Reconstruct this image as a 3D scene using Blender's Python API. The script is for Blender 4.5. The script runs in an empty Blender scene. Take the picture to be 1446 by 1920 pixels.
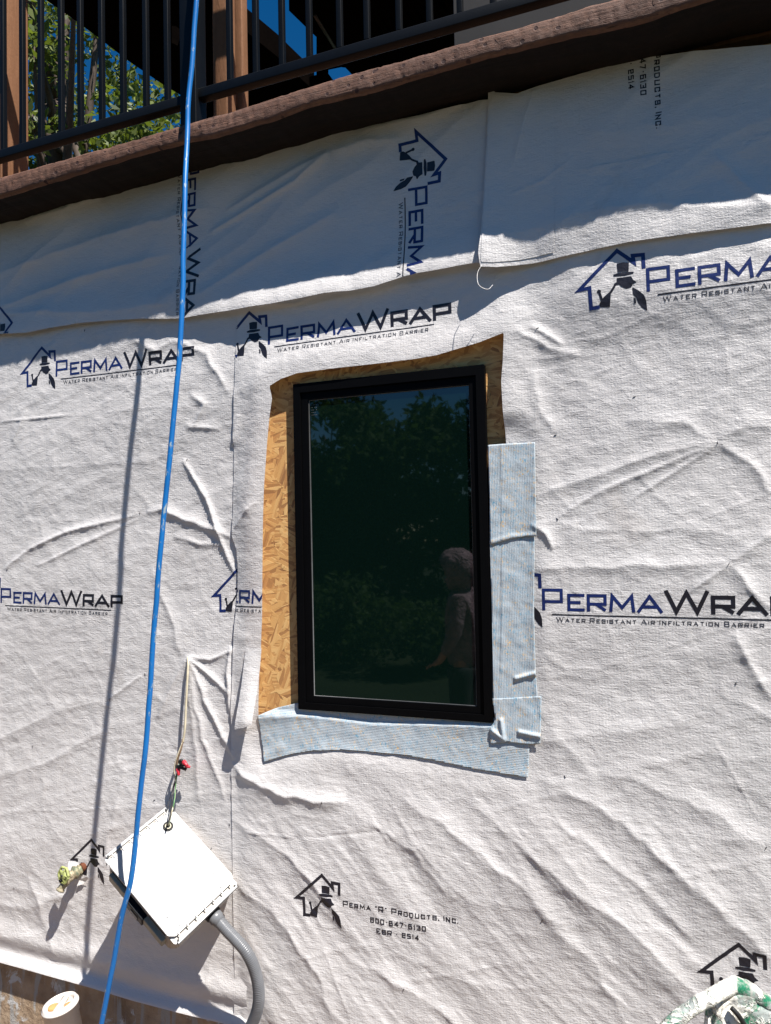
import bpy, bmesh, math, random
import numpy as np
from mathutils import Vector, Matrix, geometry as mgeo
R = math.radians
random.seed(7)
rng = np.random.default_rng(11)
SC = bpy.context.scene

# ------------------------------------------------------------------ camera
FPX, CX, CY = 1387.0, 723.0, 960.0
CAM = np.array([1.26094, -2.4, 0.60591])
YAW, PITCH, ROLL = 0.36619, 0.034868, -0.020791
def cam_axes():
    cy, sy = math.cos(YAW), math.sin(YAW)
    F = np.array([-sy, cy, 0.]); Rr = np.array([cy, sy, 0.]); U = np.array([0, 0, 1.])
    F, U = math.cos(PITCH)*F+math.sin(PITCH)*U, math.cos(PITCH)*U-math.sin(PITCH)*F
    Rr, U = math.cos(ROLL)*Rr+math.sin(ROLL)*U, math.cos(ROLL)*U-math.sin(ROLL)*Rr
    return Rr, U, F
AR, AU, AF = cam_axes()
cd = bpy.data.cameras.new("camera"); cam = bpy.data.objects.new("camera", cd)
SC.collection.objects.link(cam)
cam.matrix_world = Matrix([[AR[0], AU[0], -AF[0], CAM[0]], [AR[1], AU[1], -AF[1], CAM[1]],
                           [AR[2], AU[2], -AF[2], CAM[2]], [0, 0, 0, 1]])
cd.sensor_fit = 'VERTICAL'; cd.sensor_height = 24.0; cd.lens = 24.0*FPX/1920
cd.clip_start = 0.02; cd.clip_end = 2000
SC.camera = cam
# measurements: the point of a plane seen along a photograph's ray (used to survey the wall)
def ray(px, py): return AR*(px-CX)/FPX + AU*(CY-py)/FPX + AF
def W(px, py, so=0.0):
    d = ray(px, py); t = (-so-CAM[1])/d[1]; return CAM+t*d
def WH(px, py, z):
    d = ray(px, py); t = (z-CAM[2])/d[2]; return CAM+t*d
def XZ(pts, so=0.0): return [(W(a, b, so)[0], W(a, b, so)[2]) for a, b in pts]

# ------------------------------------------------------------------ world, sun
KX, KZ = 1.70, 3.10
SUN = np.array([KX, -1.0, KZ]); SUN /= np.linalg.norm(SUN)
elev = math.asin(SUN[2])
w = bpy.data.worlds.new("World"); SC.world = w; w.use_nodes = True
nt = w.node_tree; sk = nt.nodes.new('ShaderNodeTexSky'); sk.sky_type = 'NISHITA'; sk.sun_disc = False
sk.sun_elevation = elev; sk.sun_rotation = math.atan2(SUN[0], SUN[1]); sk.air_density = 1.0; sk.dust_density = 0.1; sk.ozone_density = 3.0
sk.altitude = 1200
bg = nt.nodes['Background']; bg.inputs[1].default_value = 0.05
hs_ = nt.nodes.new('ShaderNodeHueSaturation'); hs_.inputs['Saturation'].default_value = 1.38
nt.links.new(sk.outputs[0], hs_.inputs['Color']); nt.links.new(hs_.outputs[0], bg.inputs[0])
ld = bpy.data.lights.new("sun", 'SUN'); ld.energy = 5.0; ld.angle = R(0.5); ld.color = (1.0, 0.955, 0.90)
lo = bpy.data.objects.new("sun", ld); SC.collection.objects.link(lo)
lo.rotation_euler = Vector(SUN).to_track_quat('Z', 'Y').to_euler()
SC.view_settings.view_transform = 'Standard'; SC.view_settings.look = 'None'
SC.view_settings.gamma = 1; SC.view_settings.exposure = 0.93
SC.cycles.max_bounces = 8

# ------------------------------------------------------------------ object helpers
def link(o): SC.collection.objects.link(o); return o
def tag(o, label=None, cat=None, group=None, kind=None):
    if label: o['label'] = label
    if cat: o['category'] = cat
    if group: o['group'] = group
    if kind: o['kind'] = kind
    return o
def thing(name, loc, label, cat, group=None):
    o = bpy.data.objects.new(name, None); o.empty_display_size = .05; o.location = loc
    return tag(link(o), label, cat, group)
def obj(name, me, mats, parent=None, smooth=True):
    if isinstance(me, bmesh.types.BMesh):
        b = me; me = bpy.data.meshes.new(name); b.normal_update(); b.to_mesh(me); b.free()
    o = bpy.data.objects.new(name, me)
    for m in (mats if isinstance(mats, (list, tuple)) else [mats]): me.materials.append(m)
    if smooth and len(me.polygons): me.polygons.foreach_set('use_smooth', [True]*len(me.polygons))
    link(o)
    if parent is not None:
        o.parent = parent
        o.matrix_parent_inverse = Matrix.Translation(-Vector(parent.location)) if parent.type == 'EMPTY' and parent.parent is None else Matrix()
    return o
def mesh_from(V, Fc, name='m'):
    me = bpy.data.meshes.new(name)
    V = np.asarray(V, float); me.vertices.add(len(V)); me.vertices.foreach_set('co', V.ravel())
    if isinstance(Fc, np.ndarray):
        n, k = Fc.shape
        me.loops.add(n*k); me.loops.foreach_set('vertex_index', Fc.ravel().astype(np.int32))
        me.polygons.add(n); me.polygons.foreach_set('loop_start', np.arange(0, n*k, k, dtype=np.int32))
        me.update(calc_edges=True); me.validate()
    else:
        me = bpy.data.meshes.new(name); me.from_pydata([tuple(v) for v in V], [], Fc); me.update()
    return me
def bbox(b, lo_, hi, M=None):
    vs = []
    for z in (lo_[2], hi[2]):
        for y in (lo_[1], hi[1]):
            for x in (lo_[0], hi[0]):
                v = Vector((x, y, z)); vs.append(b.verts.new(M @ v if M else v))
    for f in [(0, 2, 3, 1), (4, 5, 7, 6), (0, 1, 5, 4), (2, 6, 7, 3), (0, 4, 6, 2), (1, 3, 7, 5)]:
        b.faces.new([vs[i] for i in f])
def box(lo_, hi, bev=0.0, M=None, seg=2):
    b = bmesh.new(); bbox(b, lo_, hi, M)
    if bev: bmesh.ops.bevel(b, geom=b.edges[:], offset=bev, segments=seg, affect='EDGES', profile=.6)
    return b
def prism(poly, y0, y1, M=None, bev=0):
    """poly in local xy, extruded along z from y0 to y1"""
    b = bmesh.new(); lo_ = [b.verts.new((p[0], p[1], y0)) for p in poly]; hi = [b.verts.new((p[0], p[1], y1)) for p in poly]
    n = len(poly); b.faces.new(lo_[::-1]); b.faces.new(hi)
    for i in range(n): b.faces.new((lo_[i], lo_[(i+1) % n], hi[(i+1) % n], hi[i]))
    bmesh.ops.recalc_face_normals(b, faces=b.faces[:])
    if bev: bmesh.ops.bevel(b, geom=b.edges[:], offset=bev, segments=2, affect='EDGES')
    if M: b.transform(M)
    return b
def spline(P, n):
    P = [np.array(p, float) for p in P]; Q = [2*P[0]-P[1]]+P+[2*P[-1]-P[-2]]; out = []
    for i in range(1, len(Q)-2):
        for k in range(n):
            t = k/n; a, b_, c, d = Q[i-1], Q[i], Q[i+1], Q[i+2]
            out.append(.5*((2*b_)+(-a+c)*t+(2*a-5*b_+4*c-d)*t*t+(-a+3*b_-3*c+d)*t**3))
    out.append(P[-1]); return np.array(out)
def tube_np(path, rad, seg=10, cap=True):
    path = np.asarray(path, float); n = len(path)
    r = np.broadcast_to(np.asarray(rad, float), (n,))
    T = np.gradient(path, axis=0); T /= np.linalg.norm(T, axis=1)[:, None]
    up = np.array([0, 0, 1.]) if abs(T[0][2]) < .9 else np.array([1., 0, 0])
    N = np.cross(T[0], up); N /= np.linalg.norm(N); V = []
    a = np.linspace(0, 2*np.pi, seg, endpoint=False)
    for i in range(n):
        N = N-T[i]*(N@T[i]); N /= np.linalg.norm(N); B = np.cross(T[i], N)
        V.append(path[i]+r[i]*(np.cos(a)[:, None]*N+np.sin(a)[:, None]*B))
    V = np.concatenate(V); F = []
    for i in range(n-1):
        for k in range(seg):
            k2 = (k+1) % seg; F.append((i*seg+k, i*seg+k2, (i+1)*seg+k2, (i+1)*seg+k))
    if cap: F.append(tuple(range(seg))[::-1]); F.append(tuple((n-1)*seg+k for k in range(seg)))
    return V, F
def tube(path, rad, seg=10): 
    V, F = tube_np(path, rad, seg); return mesh_from(V, F)
def lathe(prof, seg=24, M=None):
    """prof [(r,z)] around z"""
    V = []; F = []
    for r_, z in prof:
        for k in range(seg):
            a = 2*math.pi*k/seg; V.append(Vector((r_*math.cos(a), r_*math.sin(a), z)))
    if M: V = [M @ v for v in V]
    n = len(prof)
    for i in range(n-1):
        for k in range(seg): F.append((i*seg+k, i*seg+(k+1) % seg, (i+1)*seg+(k+1) % seg, (i+1)*seg+k))
    F.append(tuple(range(seg))[::-1]); F.append(tuple((n-1)*seg+k for k in range(seg)))
    return mesh_from(V, F)
def frame_to(p, d):
    q = Vector(d).to_track_quat('Z', 'Y'); return Matrix.Translation(Vector(p)) @ q.to_matrix().to_4x4()

# ------------------------------------------------------------------ material helpers
class Mat:
    def __init__(s, name, col=(.5, .5, .5), rough=.6, spec=.5, metal=0.0):
        s.m = bpy.data.materials.new(name); s.m.use_nodes = True; s.t = s.m.node_tree
        s.b = s.t.nodes['Principled BSDF']; s.b.inputs['Base Color'].default_value = (*col, 1)
        s.b.inputs['Roughness'].default_value = rough; s.b.inputs['Specular IOR Level'].default_value = spec
        s.b.inputs['Metallic'].default_value = metal; s.co = None; s.h = None
    def n(s, k, **kw):
        x = s.t.nodes.new(k)
        for a, v in kw.items(): setattr(x, a, v)
        return x
    def L(s, a, b): s.t.links.new(a, b)
    def coord(s, scale=(1, 1, 1), rot=(0, 0, 0)):
        if s.co is None: s.co = s.n('ShaderNodeTexCoord')
        m = s.n('ShaderNodeMapping'); s.L(s.co.outputs['Object'], m.inputs[0])
        m.inputs['Scale'].default_value = scale; m.inputs['Rotation'].default_value = rot; return m.outputs[0]
    def noise(s, sc, det=4, rough=.55, scale=(1, 1, 1), rot=(0, 0, 0), dist=0):
        x = s.n('ShaderNodeTexNoise'); s.L(s.coord(scale, rot), x.inputs['Vector'])
        x.inputs['Scale'].default_value = sc; x.inputs['Detail'].default_value = det
        x.inputs['Roughness'].default_value = rough; x.inputs['Distortion'].default_value = dist; return x.outputs[0]
    def ramp(s, v, stops):
        x = s.n('ShaderNodeValToRGB'); s.L(v, x.inputs[0]); e = x.color_ramp.elements
        while len(e) < len(stops): e.new(.5)
        for q, (p, c) in zip(e, stops): q.position = p; q.color = (*c, 1) if len(c) == 3 else c
        return x.outputs[0]
    def mix(s, f, a, b, mode='MIX'):
        x = s.n('ShaderNodeMix', data_type='RGBA', blend_type=mode)
        for i, v in ((0, f), (6, a), (7, b)):
            if hasattr(v, 'links'): s.L(v, x.inputs[i])
            else: x.inputs[i].default_value = (v if i == 0 else (*v, 1))
        return x.outputs[2]
    def math(s, op, a, b=0.0, c=None):
        x = s.n('ShaderNodeMath', operation=op)
        for i, v in enumerate((a, b) if c is None else (a, b, c)):
            if hasattr(v, 'links'): s.L(v, x.inputs[i])
            else: x.inputs[i].default_value = v
        return x.outputs[0]
    def col(s, c): s.L(c, s.b.inputs['Base Color']); return s
    def bump(s, h, dist=.002, st=1.0):
        x = s.n('ShaderNodeBump'); x.inputs['Distance'].default_value = dist; x.inputs['Strength'].default_value = st
        s.L(h, x.inputs['Height'])
        if s.h is not None: s.L(s.h, x.inputs['Normal'])
        s.h = x.outputs[0]; s.L(s.h, s.b.inputs['Normal']); return s

def wave(s, axis, sc, dist=0):
    x = s.n('ShaderNodeTexWave', wave_type='BANDS', bands_direction=axis, wave_profile='SIN')
    s.L(s.coord(), x.inputs[0]); x.inputs['Scale'].default_value = sc; x.inputs['Distortion'].default_value = dist
    x.inputs['Detail'].default_value = 2; x.inputs['Detail Scale'].default_value = 2
    return x.outputs['Fac']

def wrap_mat(name, base, warm):
    m = Mat(name, base, .40, .5)
    big = m.noise(2.2, 4)
    sm = m.ramp(m.noise(5.5, 6, .7, (1, 1, .6), (0, .5, 0), 1.2), [(.60, (0, 0, 0)), (.78, (.5, .5, .5))])
    m.col(m.mix(sm, m.mix(m.ramp(big, [(.35, (0, 0, 0)), (.7, (1, 1, 1))]), base, warm), (.52, .47, .43)))
    weave = m.math('ADD', wave(m, 'X', 33, .8), m.math('MULTIPLY', wave(m, 'Z', 44, 1.2), .7))
    m.bump(weave, .0011, .10)
    crk = m.n('ShaderNodeTexNoise', noise_type='RIDGED_MULTIFRACTAL')
    m.L(m.coord((1, 1, 1.25)), crk.inputs['Vector']); crk.inputs['Scale'].default_value = 21
    crk.inputs['Detail'].default_value = 3; crk.inputs['Distortion'].default_value = .6
    m.bump(crk.outputs[0], .0022, .34)
    m.bump(m.noise(62, 4, .65, (1, 1, 2.2), (0, .25, 0), 1.2), .0030, .44)
    m.bump(m.noise(130, 3, .6, (1.6, 1, 1), (0, .1, 0), .8), .0018, .42)
    m.bump(m.noise(24, 4, .6, (1, 1, 2.2), (0, -.3, 0), 1.5), .0042, .42)
    m.bump(m.noise(24, 3, .6, (1, 1, 2.6), (0, .9, 0), 1.0), .0030, .4)
    tl = m.n('ShaderNodeBsdfTranslucent'); tl.inputs[0].default_value = (*base, 1); mx = m.n('ShaderNodeMixShader'); mx.inputs[0].default_value = .10
    m.L(m.b.outputs[0], mx.inputs[1]); m.L(tl.outputs[0], mx.inputs[2]); m.L(mx.outputs[0], m.t.nodes['Material Output'].inputs[0])
    return m.m
M_WRAP = wrap_mat('white_woven_wrap', (.735, .712, .70), (.685, .658, .645))
M_WRAPU = wrap_mat('white_woven_wrap_upper', (.735, .712, .70), (.685, .658, .645))
def ink(name, c):
    m = Mat(name, c, .38, .5); m.bump(m.noise(160, 3), .0015, .5)
    m.col(m.mix(m.ramp(m.noise(190, 2), [(.68, (0, 0, 0)), (.80, (1, 1, 1))]), c, tuple(min(1, q*1.5+.04) for q in c))); return m.m
M_BLUE = ink('navy_ink', (.010, .022, .115)); M_BLACK = ink('black_ink', (.014, .013, .020)); M_FINE = ink('fine_grey_ink', (.05, .05, .06))

def osb():
    m = Mat('strand_board', (.5, .3, .12), .7, .3); cs = []
    for i, (rot, sc) in enumerate([(.35, (14, 1, 85)), (-.5, (18, 1, 95)), (1.25, (13, 1, 100)), (.05, (12, 1, 120))]):
        v = m.n('ShaderNodeTexVoronoi', feature='F1'); v.inputs['Scale'].default_value = 1.0
        co = m.n('ShaderNodeTexCoord'); r_ = m.n('ShaderNodeMapping'); r_.inputs['Rotation'].default_value = (0, rot, 0)
        m.L(co.outputs['Object'], r_.inputs[0]); s2 = m.n('ShaderNodeMapping'); s2.inputs['Scale'].default_value = sc
        s2.inputs['Location'].default_value = (3.1*i, 0, 1.7*i)
        m.L(r_.outputs[0], s2.inputs[0]); m.L(s2.outputs[0], v.inputs['Vector']); cs.append(v.outputs['Color'])
    a = m.mix(m.ramp(m.noise(11, 1, dist=.8), [(.47, (0, 0, 0)), (.5, (1, 1, 1))]), cs[0], cs[1])
    b = m.mix(m.ramp(m.noise(9, 1, dist=1, rot=(0, 1, 0)), [(.49, (0, 0, 0)), (.52, (1, 1, 1))]), cs[2], cs[3])
    c = m.mix(m.ramp(m.noise(15, 1, dist=1), [(.48, (0, 0, 0)), (.5, (1, 1, 1))]), a, b)
    sp = m.n('ShaderNodeSeparateColor'); m.L(c, sp.inputs[0])
    base = m.ramp(sp.outputs[0], [(0, (.26, .105, .035)), (.22, (.50, .23, .075)), (.55, (.68, .37, .125)), (1, (.80, .50, .20))])
    g = m.noise(60, 3, .6, (3, 1, 14), (0, .3, 0))
    m.col(m.mix(.25, base, m.ramp(g, [(.3, (.3, .15, .05)), (.7, (.75, .5, .25))]))); m.bump(sp.outputs[0], .0015, .6); return m.m
M_OSB = osb()
def wood(name, c0, c1, scale=(1, 8, 8), rough=.75, bd=.004):
    m = Mat(name, c0, rough, .3); a = m.noise(3.5, 7, .65, scale, dist=.6); b = m.noise(60, 3, .6)
    m.col(m.mix(m.ramp(b, [(.35, (0, 0, 0)), (.7, (.5, .5, .5))]), m.ramp(a, [(.3, c0), (.7, c1)]), c0)); m.bump(a, bd, .7); m.bump(b, .001, .6); return m.m
M_EDGE = wood('weathered_brown_plank', (.085, .043, .030), (.19, .108, .078), (1, 4, 5))
M_POST = wood('brown_stained_timber', (.18, .082, .038), (.28, .135, .066), (8, 8, 1))
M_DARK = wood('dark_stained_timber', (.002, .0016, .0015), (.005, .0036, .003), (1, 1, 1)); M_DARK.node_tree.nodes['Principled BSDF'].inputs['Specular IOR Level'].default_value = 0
M_SOFF = wood('dark_plank_underside', (.004, .0025, .002), (.016, .008, .0055), (1, 9, 9), .8, .006)  # near-black tone for the plank faces pointing down
def paint(name, c, rough=.4, spec=.5, var=.3, nz=30):
    m = Mat(name, c, rough, spec); a = m.noise(nz, 4)
    m.col(m.mix(m.ramp(a, [(.35, (0, 0, 0)), (.75, (1, 1, 1))]), c, tuple(q*(1-var) for q in c))); m.bump(m.noise(nz*6, 2), .0006, .4); return m.m
M_RAIL = paint('black_powder_coat', (.003, .004, .0055), .45, .2, .3)
M_FRAME = paint('black_window_frame', (.0022, .0022, .0026), .5, .07, .2)
M_SEAL = paint('glazing_bead', (.10, .10, .10), .4)
M_CLAD = paint('shaded_grey_panel', (.085, .083, .08), .7, .3, .15, 5)  # base grey lowered so the panel's shade is part of its colour
M_BOX = paint('white_enclosure_plastic', (.37, .37, .368), .32, .5, .04)
M_BOXB = paint('tan_grey_enclosure_plastic', (.42, .38, .33), .5, .4, .2)
M_STEEL = Mat('dark_steel', (.06, .06, .07), .4, .5, .6).m
M_LATCH = paint('olive_latch_plastic', (.36, .33, .25), .5, .4, .3)
M_RUB = paint('black_rubber', (.012, .012, .012), .6)
M_COND = paint('grey_flexible_conduit', (.15, .155, .165), .33, .5, .2)
M_CREAM = paint('cream_wire', (.62, .55, .40), .5); M_GREENW = paint('green_wire', (.12, .28, .10), .5); M_BLKW = paint('black_wire', (.02, .02, .02), .5)
M_WBROWN = paint('frayed_brown_sheath', (.22, .14, .08), .8); M_RED = paint('red_connector', (.55, .03, .05), .4)
M_PVC = paint('white_pipe_plastic', (.72, .66, .60), .4, .5, .1); M_ORG = paint('orange_clay', (.60, .33, .12), .8)
def hose_mat():
    m = Mat('blue_hose_vinyl', (.010, .17, .50), .36, .5)
    s = m.ramp(m.noise(24, 5, .65, (3, 3, 1)), [(.585, (0, 0, 0)), (.66, (1, 1, 1))])
    m.col(m.mix(s, m.mix(m.noise(8, 2), (.006, .11, .36), (.010, .16, .46)), (.28, .36, .40))); m.bump(s, .0006, .5); return m.m
M_HOSE = hose_mat()
def tape_mat(name, rot):
    m = Mat(name, (.42, .56, .66), .6, .3)
    n1 = m.ramp(m.noise(34, 3, .7), [(.38, (0, 0, 0)), (.6, (1, 1, 1))]); n2 = m.ramp(m.noise(190, 2, .7, (1, 1, .5)), [(.52, (0, 0, 0)), (.66, (1, 1, 1))])
    y = m.math('MULTIPLY', m.ramp(m.noise(28, 3, .7, (1, 1, 1), (1, 2, 3)), [(.45, (0, 0, 0)), (.65, (1, 1, 1))]), m.ramp(m.noise(210, 2, .7, (1, 1, .5), (1, 1, 1)), [(.54, (0, 0, 0)), (.62, (1, 1, 1))]))
    c = m.mix(m.math('MULTIPLY', n1, n2), (.45, .505, .545), (.17, .38, .53)); c = m.mix(y, c, (.74, .50, .24)); m.col(c)
    m.bump(wave(m, rot, 58, 1.5), .0012, .3); m.bump(m.noise(230, 2), .0012, .5); m.bump(m.noise(18, 3), .005, .35); return m.m
M_TAPEV = tape_mat('ribbed_blue_tape', 'X'); M_TAPEH = tape_mat('ribbed_blue_tape_flat', 'Z')
def concrete():
    m = Mat('stained_concrete', (.3, .22, .15), .9, .2)
    a = m.ramp(m.noise(7, 6, .65), [(.3, (.24, .165, .105)), (.7, (.50, .385, .27))])
    streak = m.ramp(m.noise(6, 4, .6, (3.2, 1, .35), dist=.7), [(.56, (0, 0, 0)), (.62, (1, 1, 1))])
    blot = m.ramp(m.noise(9, 6, .7, dist=1), [(.57, (0, 0, 0)), (.62, (1, 1, 1))])
    c = m.mix(streak, a, (.38, .37, .35)); c = m.mix(blot, c, (.55, .56, .56)); m.col(c); m.bump(m.noise(30, 6, .7), .012, .8); return m.m
M_CONC = concrete()
def soil():
    m = Mat('dry_soil', (.2, .14, .09), .95, .2)
    d = m.n('ShaderNodeVectorMath', operation='LENGTH'); co = m.n('ShaderNodeTexCoord'); m.L(co.outputs['Object'], d.inputs[0])
    g = m.ramp(m.math('MULTIPLY', d.outputs['Value'], .1), [(.38, (0, 0, 0)), (.5, (1, 1, 1))])
    s_ = m.ramp(m.noise(3, 8, .7), [(.3, (.13, .088, .06)), (.7, (.23, .165, .115))]); gr = m.ramp(m.noise(1.3, 8, .7), [(.3, (.008, .016, .007)), (.7, (.018, .030, .012))])
    m.col(m.mix(g, s_, gr)); m.bump(m.noise(14, 8, .7), .03, .8); return m.m
M_SOIL = soil()
def leafm(name, c0, c1):
    m = Mat(name, c0, .5, .35); oi = m.n('ShaderNodeNewGeometry')
    r_ = m.n('ShaderNodeTexWhiteNoise'); 
    m.L(oi.outputs['Random Per Island'], r_.inputs['Vector']) if False else None
    m.col(m.mix(oi.outputs['Random Per Island'], c0, c1)); m.b.inputs['Transmission Weight'].default_value = 0
    t = m.n('ShaderNodeBsdfTranslucent'); t.inputs[0].default_value = (c1[0]*1.3, c1[1]*1.5, c1[2]*.6, 1); mx = m.n('ShaderNodeMixShader'); mx.inputs[0].default_value = .28
    m.L(m.b.outputs[0], mx.inputs[1]); m.L(t.outputs[0], mx.inputs[2]); m.L(mx.outputs[0], m.t.nodes['Material Output'].inputs[0]); return m.m
M_LEAF = leafm('fresh_leaves', (.020, .045, .008), (.17, .20, .05)); M_LEAFD = leafm('dark_leaves', (.022, .045, .018), (.050, .085, .036)); M_LEAFD.node_tree.nodes['Principled BSDF'].inputs['Specular IOR Level'].default_value = .06; M_LEAFD.node_tree.nodes['Principled BSDF'].inputs['Roughness'].default_value = .8
M_BARK = wood('bark', (.05, .036, .028), (.12, .09, .07), (6, 6, 1))
def glass():
    m = Mat('dark_reflective_glass', (.0020, .0072, .0054), .015, .5); m.b.inputs['IOR'].default_value = 1.62
    m.b.inputs['Coat Weight'].default_value = .7; m.b.inputs['Coat Roughness'].default_value = .03
    m.bump(m.noise(1.5, 2), .0012, .35); return m.m
M_GLASS = glass()

# ------------------------------------------------------------------ numpy noise and folds
PERM = rng.random((256, 256))
def vn(x, y, s=0):
    x = x+s*17.3; y = y+s*31.7
    xi = np.floor(x).astype(int); yi = np.floor(y).astype(int); fx = x-xi; fy = y-yi
    fx = fx**3*(fx*(fx*6-15)+10); fy = fy**3*(fy*(fy*6-15)+10); g = lambda a, b: PERM[a & 255, b & 255]
    return (g(xi, yi)*(1-fx)+g(xi+1, yi)*fx)*(1-fy)+(g(xi, yi+1)*(1-fx)+g(xi+1, yi+1)*fx)*fy
def fbm(x, y, o=4, s=0, r=.5):
    v = 0; a = 1; t = 0
    for i in range(o): v = v+a*(vn(x*2**i, y*2**i, s+i)-.5); t += a; a *= r
    return v/t*2
def ridged(x, y, o=3, s=0):
    v = 0; a = 1; t = 0
    for i in range(o): v = v+a*(1-np.abs(2*vn(x*2**i, y*2**i, s+i)-1)); t += a; a *= .5
    return v/t
def polydist(X, Z, pts):
    best = np.full(X.shape, 1e9); tt = np.zeros(X.shape); L = 0; seg = []
    for a, b in zip(pts[:-1], pts[1:]): seg.append((a, b, L)); L += math.hypot(b[0]-a[0], b[1]-a[1])
    for a, b, l0 in seg:
        dx, dz = b[0]-a[0], b[1]-a[1]; l2 = dx*dx+dz*dz
        t = np.clip(((X-a[0])*dx+(Z-a[1])*dz)/l2, 0, 1); d = np.hypot(X-a[0]-t*dx, Z-a[1]-t*dz)
        m = d < best; best = np.where(m, d, best); tt = np.where(m, (l0+t*math.sqrt(l2))/L, tt)
    return best, tt
def sstep(a, b, x): t = np.clip((x-a)/(b-a), 0, 1); return t*t*(3-2*t)
FOLDS = [  # photograph survey of the creases: points, half width m, height m
 ([(12, 1068), (60, 1030), (130, 997), (262, 965)], .013, .015), ([(75, 1062), (150, 1025), (262, 974)], .010, .010),
 ([(278, 962), (310, 955), (350, 972), (440, 1008)], .020, .020), ([(350, 862), (372, 900), (395, 935), (418, 1010), (446, 1078)], .011, .021),
 ([(330, 1005), (380, 1020), (420, 1022)], .014, .012), ([(352, 800), (420, 806)], .012, .010), ([(362, 740), (392, 760), (372, 800)], .012, .012),
 ([(0, 793), (145, 779)], .005, .005), ([(160, 778), (440, 755)], .003, .0015),
 ([(30, 830), (60, 770)], .018, .010), ([(0, 640), (40, 600)], .03, .012),
 ([(355, 1230), (325, 1290), (300, 1345)], .014, .012), ([(357, 1232), (400, 1330), (445, 1420)], .014, .018), ([(357, 1230), (400, 1236), (446, 1215)], .010, .014),
 ([(357, 1236), (385, 1380), (430, 1500)], .018, .014), ([(356, 1236), (372, 1400), (380, 1500)], .018, .008), ([(358, 1232), (410, 1275), (436, 1300)], .010, .016),
 ([(270, 1265), (236, 1290), (205, 1312)], .010, .010), ([(0, 1385), (120, 1330), (200, 1312)], .03, .010), ([(0, 1455), (90, 1430), (230, 1350)], .035, .010),
 ([(290, 1060), (330, 1180), (345, 1230)], .02, .006), ([(440, 1210), (432, 1260), (440, 1340)], .010, .022),
 ([(0, 1520), (200, 1514), (440, 1503)], .003, .002), ([(330, 640), (395, 665), (435, 740)], .02, .014), ([(262, 640), (300, 660), (330, 640)], .018, .012),
 ([(150, 1665), (60, 1700), (0, 1690)], .04, .010), ([(240, 1430), (210, 1560), (205, 1660)], .03, .005), ([(60, 1640), (100, 1740), (120, 1800)], .03, .008),
 # right sheet
 ([(438, 1432), (500, 1470), (580, 1492), (650, 1500)], .034, .030), ([(650, 1500), (700, 1530), (760, 1575), (860, 1680)], .035, .014),
 ([(440, 1530), (520, 1575), (600, 1650), (680, 1760)], .03, .014), ([(440, 1640), (520, 1700), (590, 1790), (640, 1920)], .03, .012),
 ([(760, 1490), (860, 1560), (980, 1660), (1120, 1800), (1180, 1920)], .032, .012), ([(860, 1480), (1000, 1600), (1160, 1720), (1330, 1880)], .028, .010),
 ([(1010, 1455), (1070, 1480), (1170, 1545), (1290, 1640), (1446, 1790)], .034, .014), ([(1040, 1530), (1180, 1640), (1300, 1760)], .02, .009),
 ([(1130, 1440), (1290, 1500), (1446, 1590)], .035, .010), ([(1000, 1390), (1140, 1372), (1300, 1350)], .05, .010), ([(660, 1790), (780, 1850), (900, 1950)], .03, .012),
 ([(1006, 930), (1120, 893), (1240, 850), (1345, 829)], .026, .013), ([(1045, 972), (1130, 920), (1230, 880), (1345, 832)], .013, .010), ([(1180, 940), (1260, 890), (1345, 835)], .012, .006),
 ([(1345, 832), (1400, 868), (1446, 930)], .02, .012), ([(1345, 828), (1400, 800), (1446, 800)], .03, .012), ([(1180, 790), (1300, 800), (1345, 828)], .03, .010),
 ([(1005, 1068), (1180, 1060), (1365, 1056)], .03, .012), ([(1365, 1056), (1446, 1000)], .025, .012), ([(1366, 1060), (1400, 1100), (1446, 1140)], .02, .012), ([(1290, 1110), (1340, 1075), (1366, 1058)], .01, .006),
 ([(1380, 1180), (1400, 1240), (1446, 1310)], .02, .014), ([(1000, 980), (1025, 1000), (1040, 1030)], .014, .016), ([(970, 620), (1030, 655), (1090, 670)], .022, .012), ([(1000, 615), (1060, 650)], .012, .008),
 ([(1000, 700), (1020, 780), (1040, 815)], .02, .007), ([(455, 780), (440, 840)], .02, .01), ([(447, 990), (470, 960), (495, 940)], .014, .012),
 ([(463, 1554), (560, 1563)], .003, .003), ([(560, 1563), (610, 1562), (740, 1550)], .004, -.003), ([(740, 1550), (1000, 1555), (1300, 1560)], .0025, .0012), ([(613, 1765), (672, 1920)], .003, .003), ([(1338, 1385), (1420, 1530)], .003, .0025), ([(1105, 1380), (1130, 1425)], .003, .002),
 ([(445, 575), (560, 572), (600, 556)], .010, .012), ([(545, 585), (700, 548), (880, 520)], .02, .006),
 ([(960, 680), (1150, 665), (1250, 645)], .0025, .0012), ([(1050, 725), (1220, 668)], .0025, .0012),
]
FOLDW = [(XZ(p), w_, h_) for p, w_, h_ in FOLDS]
UFOLDS = [([(0, 585), (140, 530), (330, 480)], .03, .010), ([(0, 520), (180, 455), (400, 395)], .035, .010), ([(20, 590), (200, 590), (330, 575)], .03, .006), ([(400, 440), (560, 350), (622, 293)], .016, .008),
 ([(430, 400), (520, 350), (622, 293)], .02, .007), ([(622, 293), (700, 270), (760, 262)], .03, .009), ([(380, 560), (520, 470), (640, 400)], .03, .006), ([(965, 325), (985, 240), (1006, 178)], .010, .009), ([(960, 375), (1020, 350), (1085, 300)], .006, .004),
 ([(930, 460), (1100, 410), (1250, 395)], .04, .006), ([(1100, 260), (1300, 240), (1446, 210)], .05, .006), ([(1120, 400), (1300, 400), (1440, 400)], .03, .006), ([(1330, 300), (1400, 360), (1446, 410)], .02, .008), ([(60, 420), (150, 392), (200, 372)], .04, .014), ([(690, 250), (800, 228), (880, 200)], .03, .010)]
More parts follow.
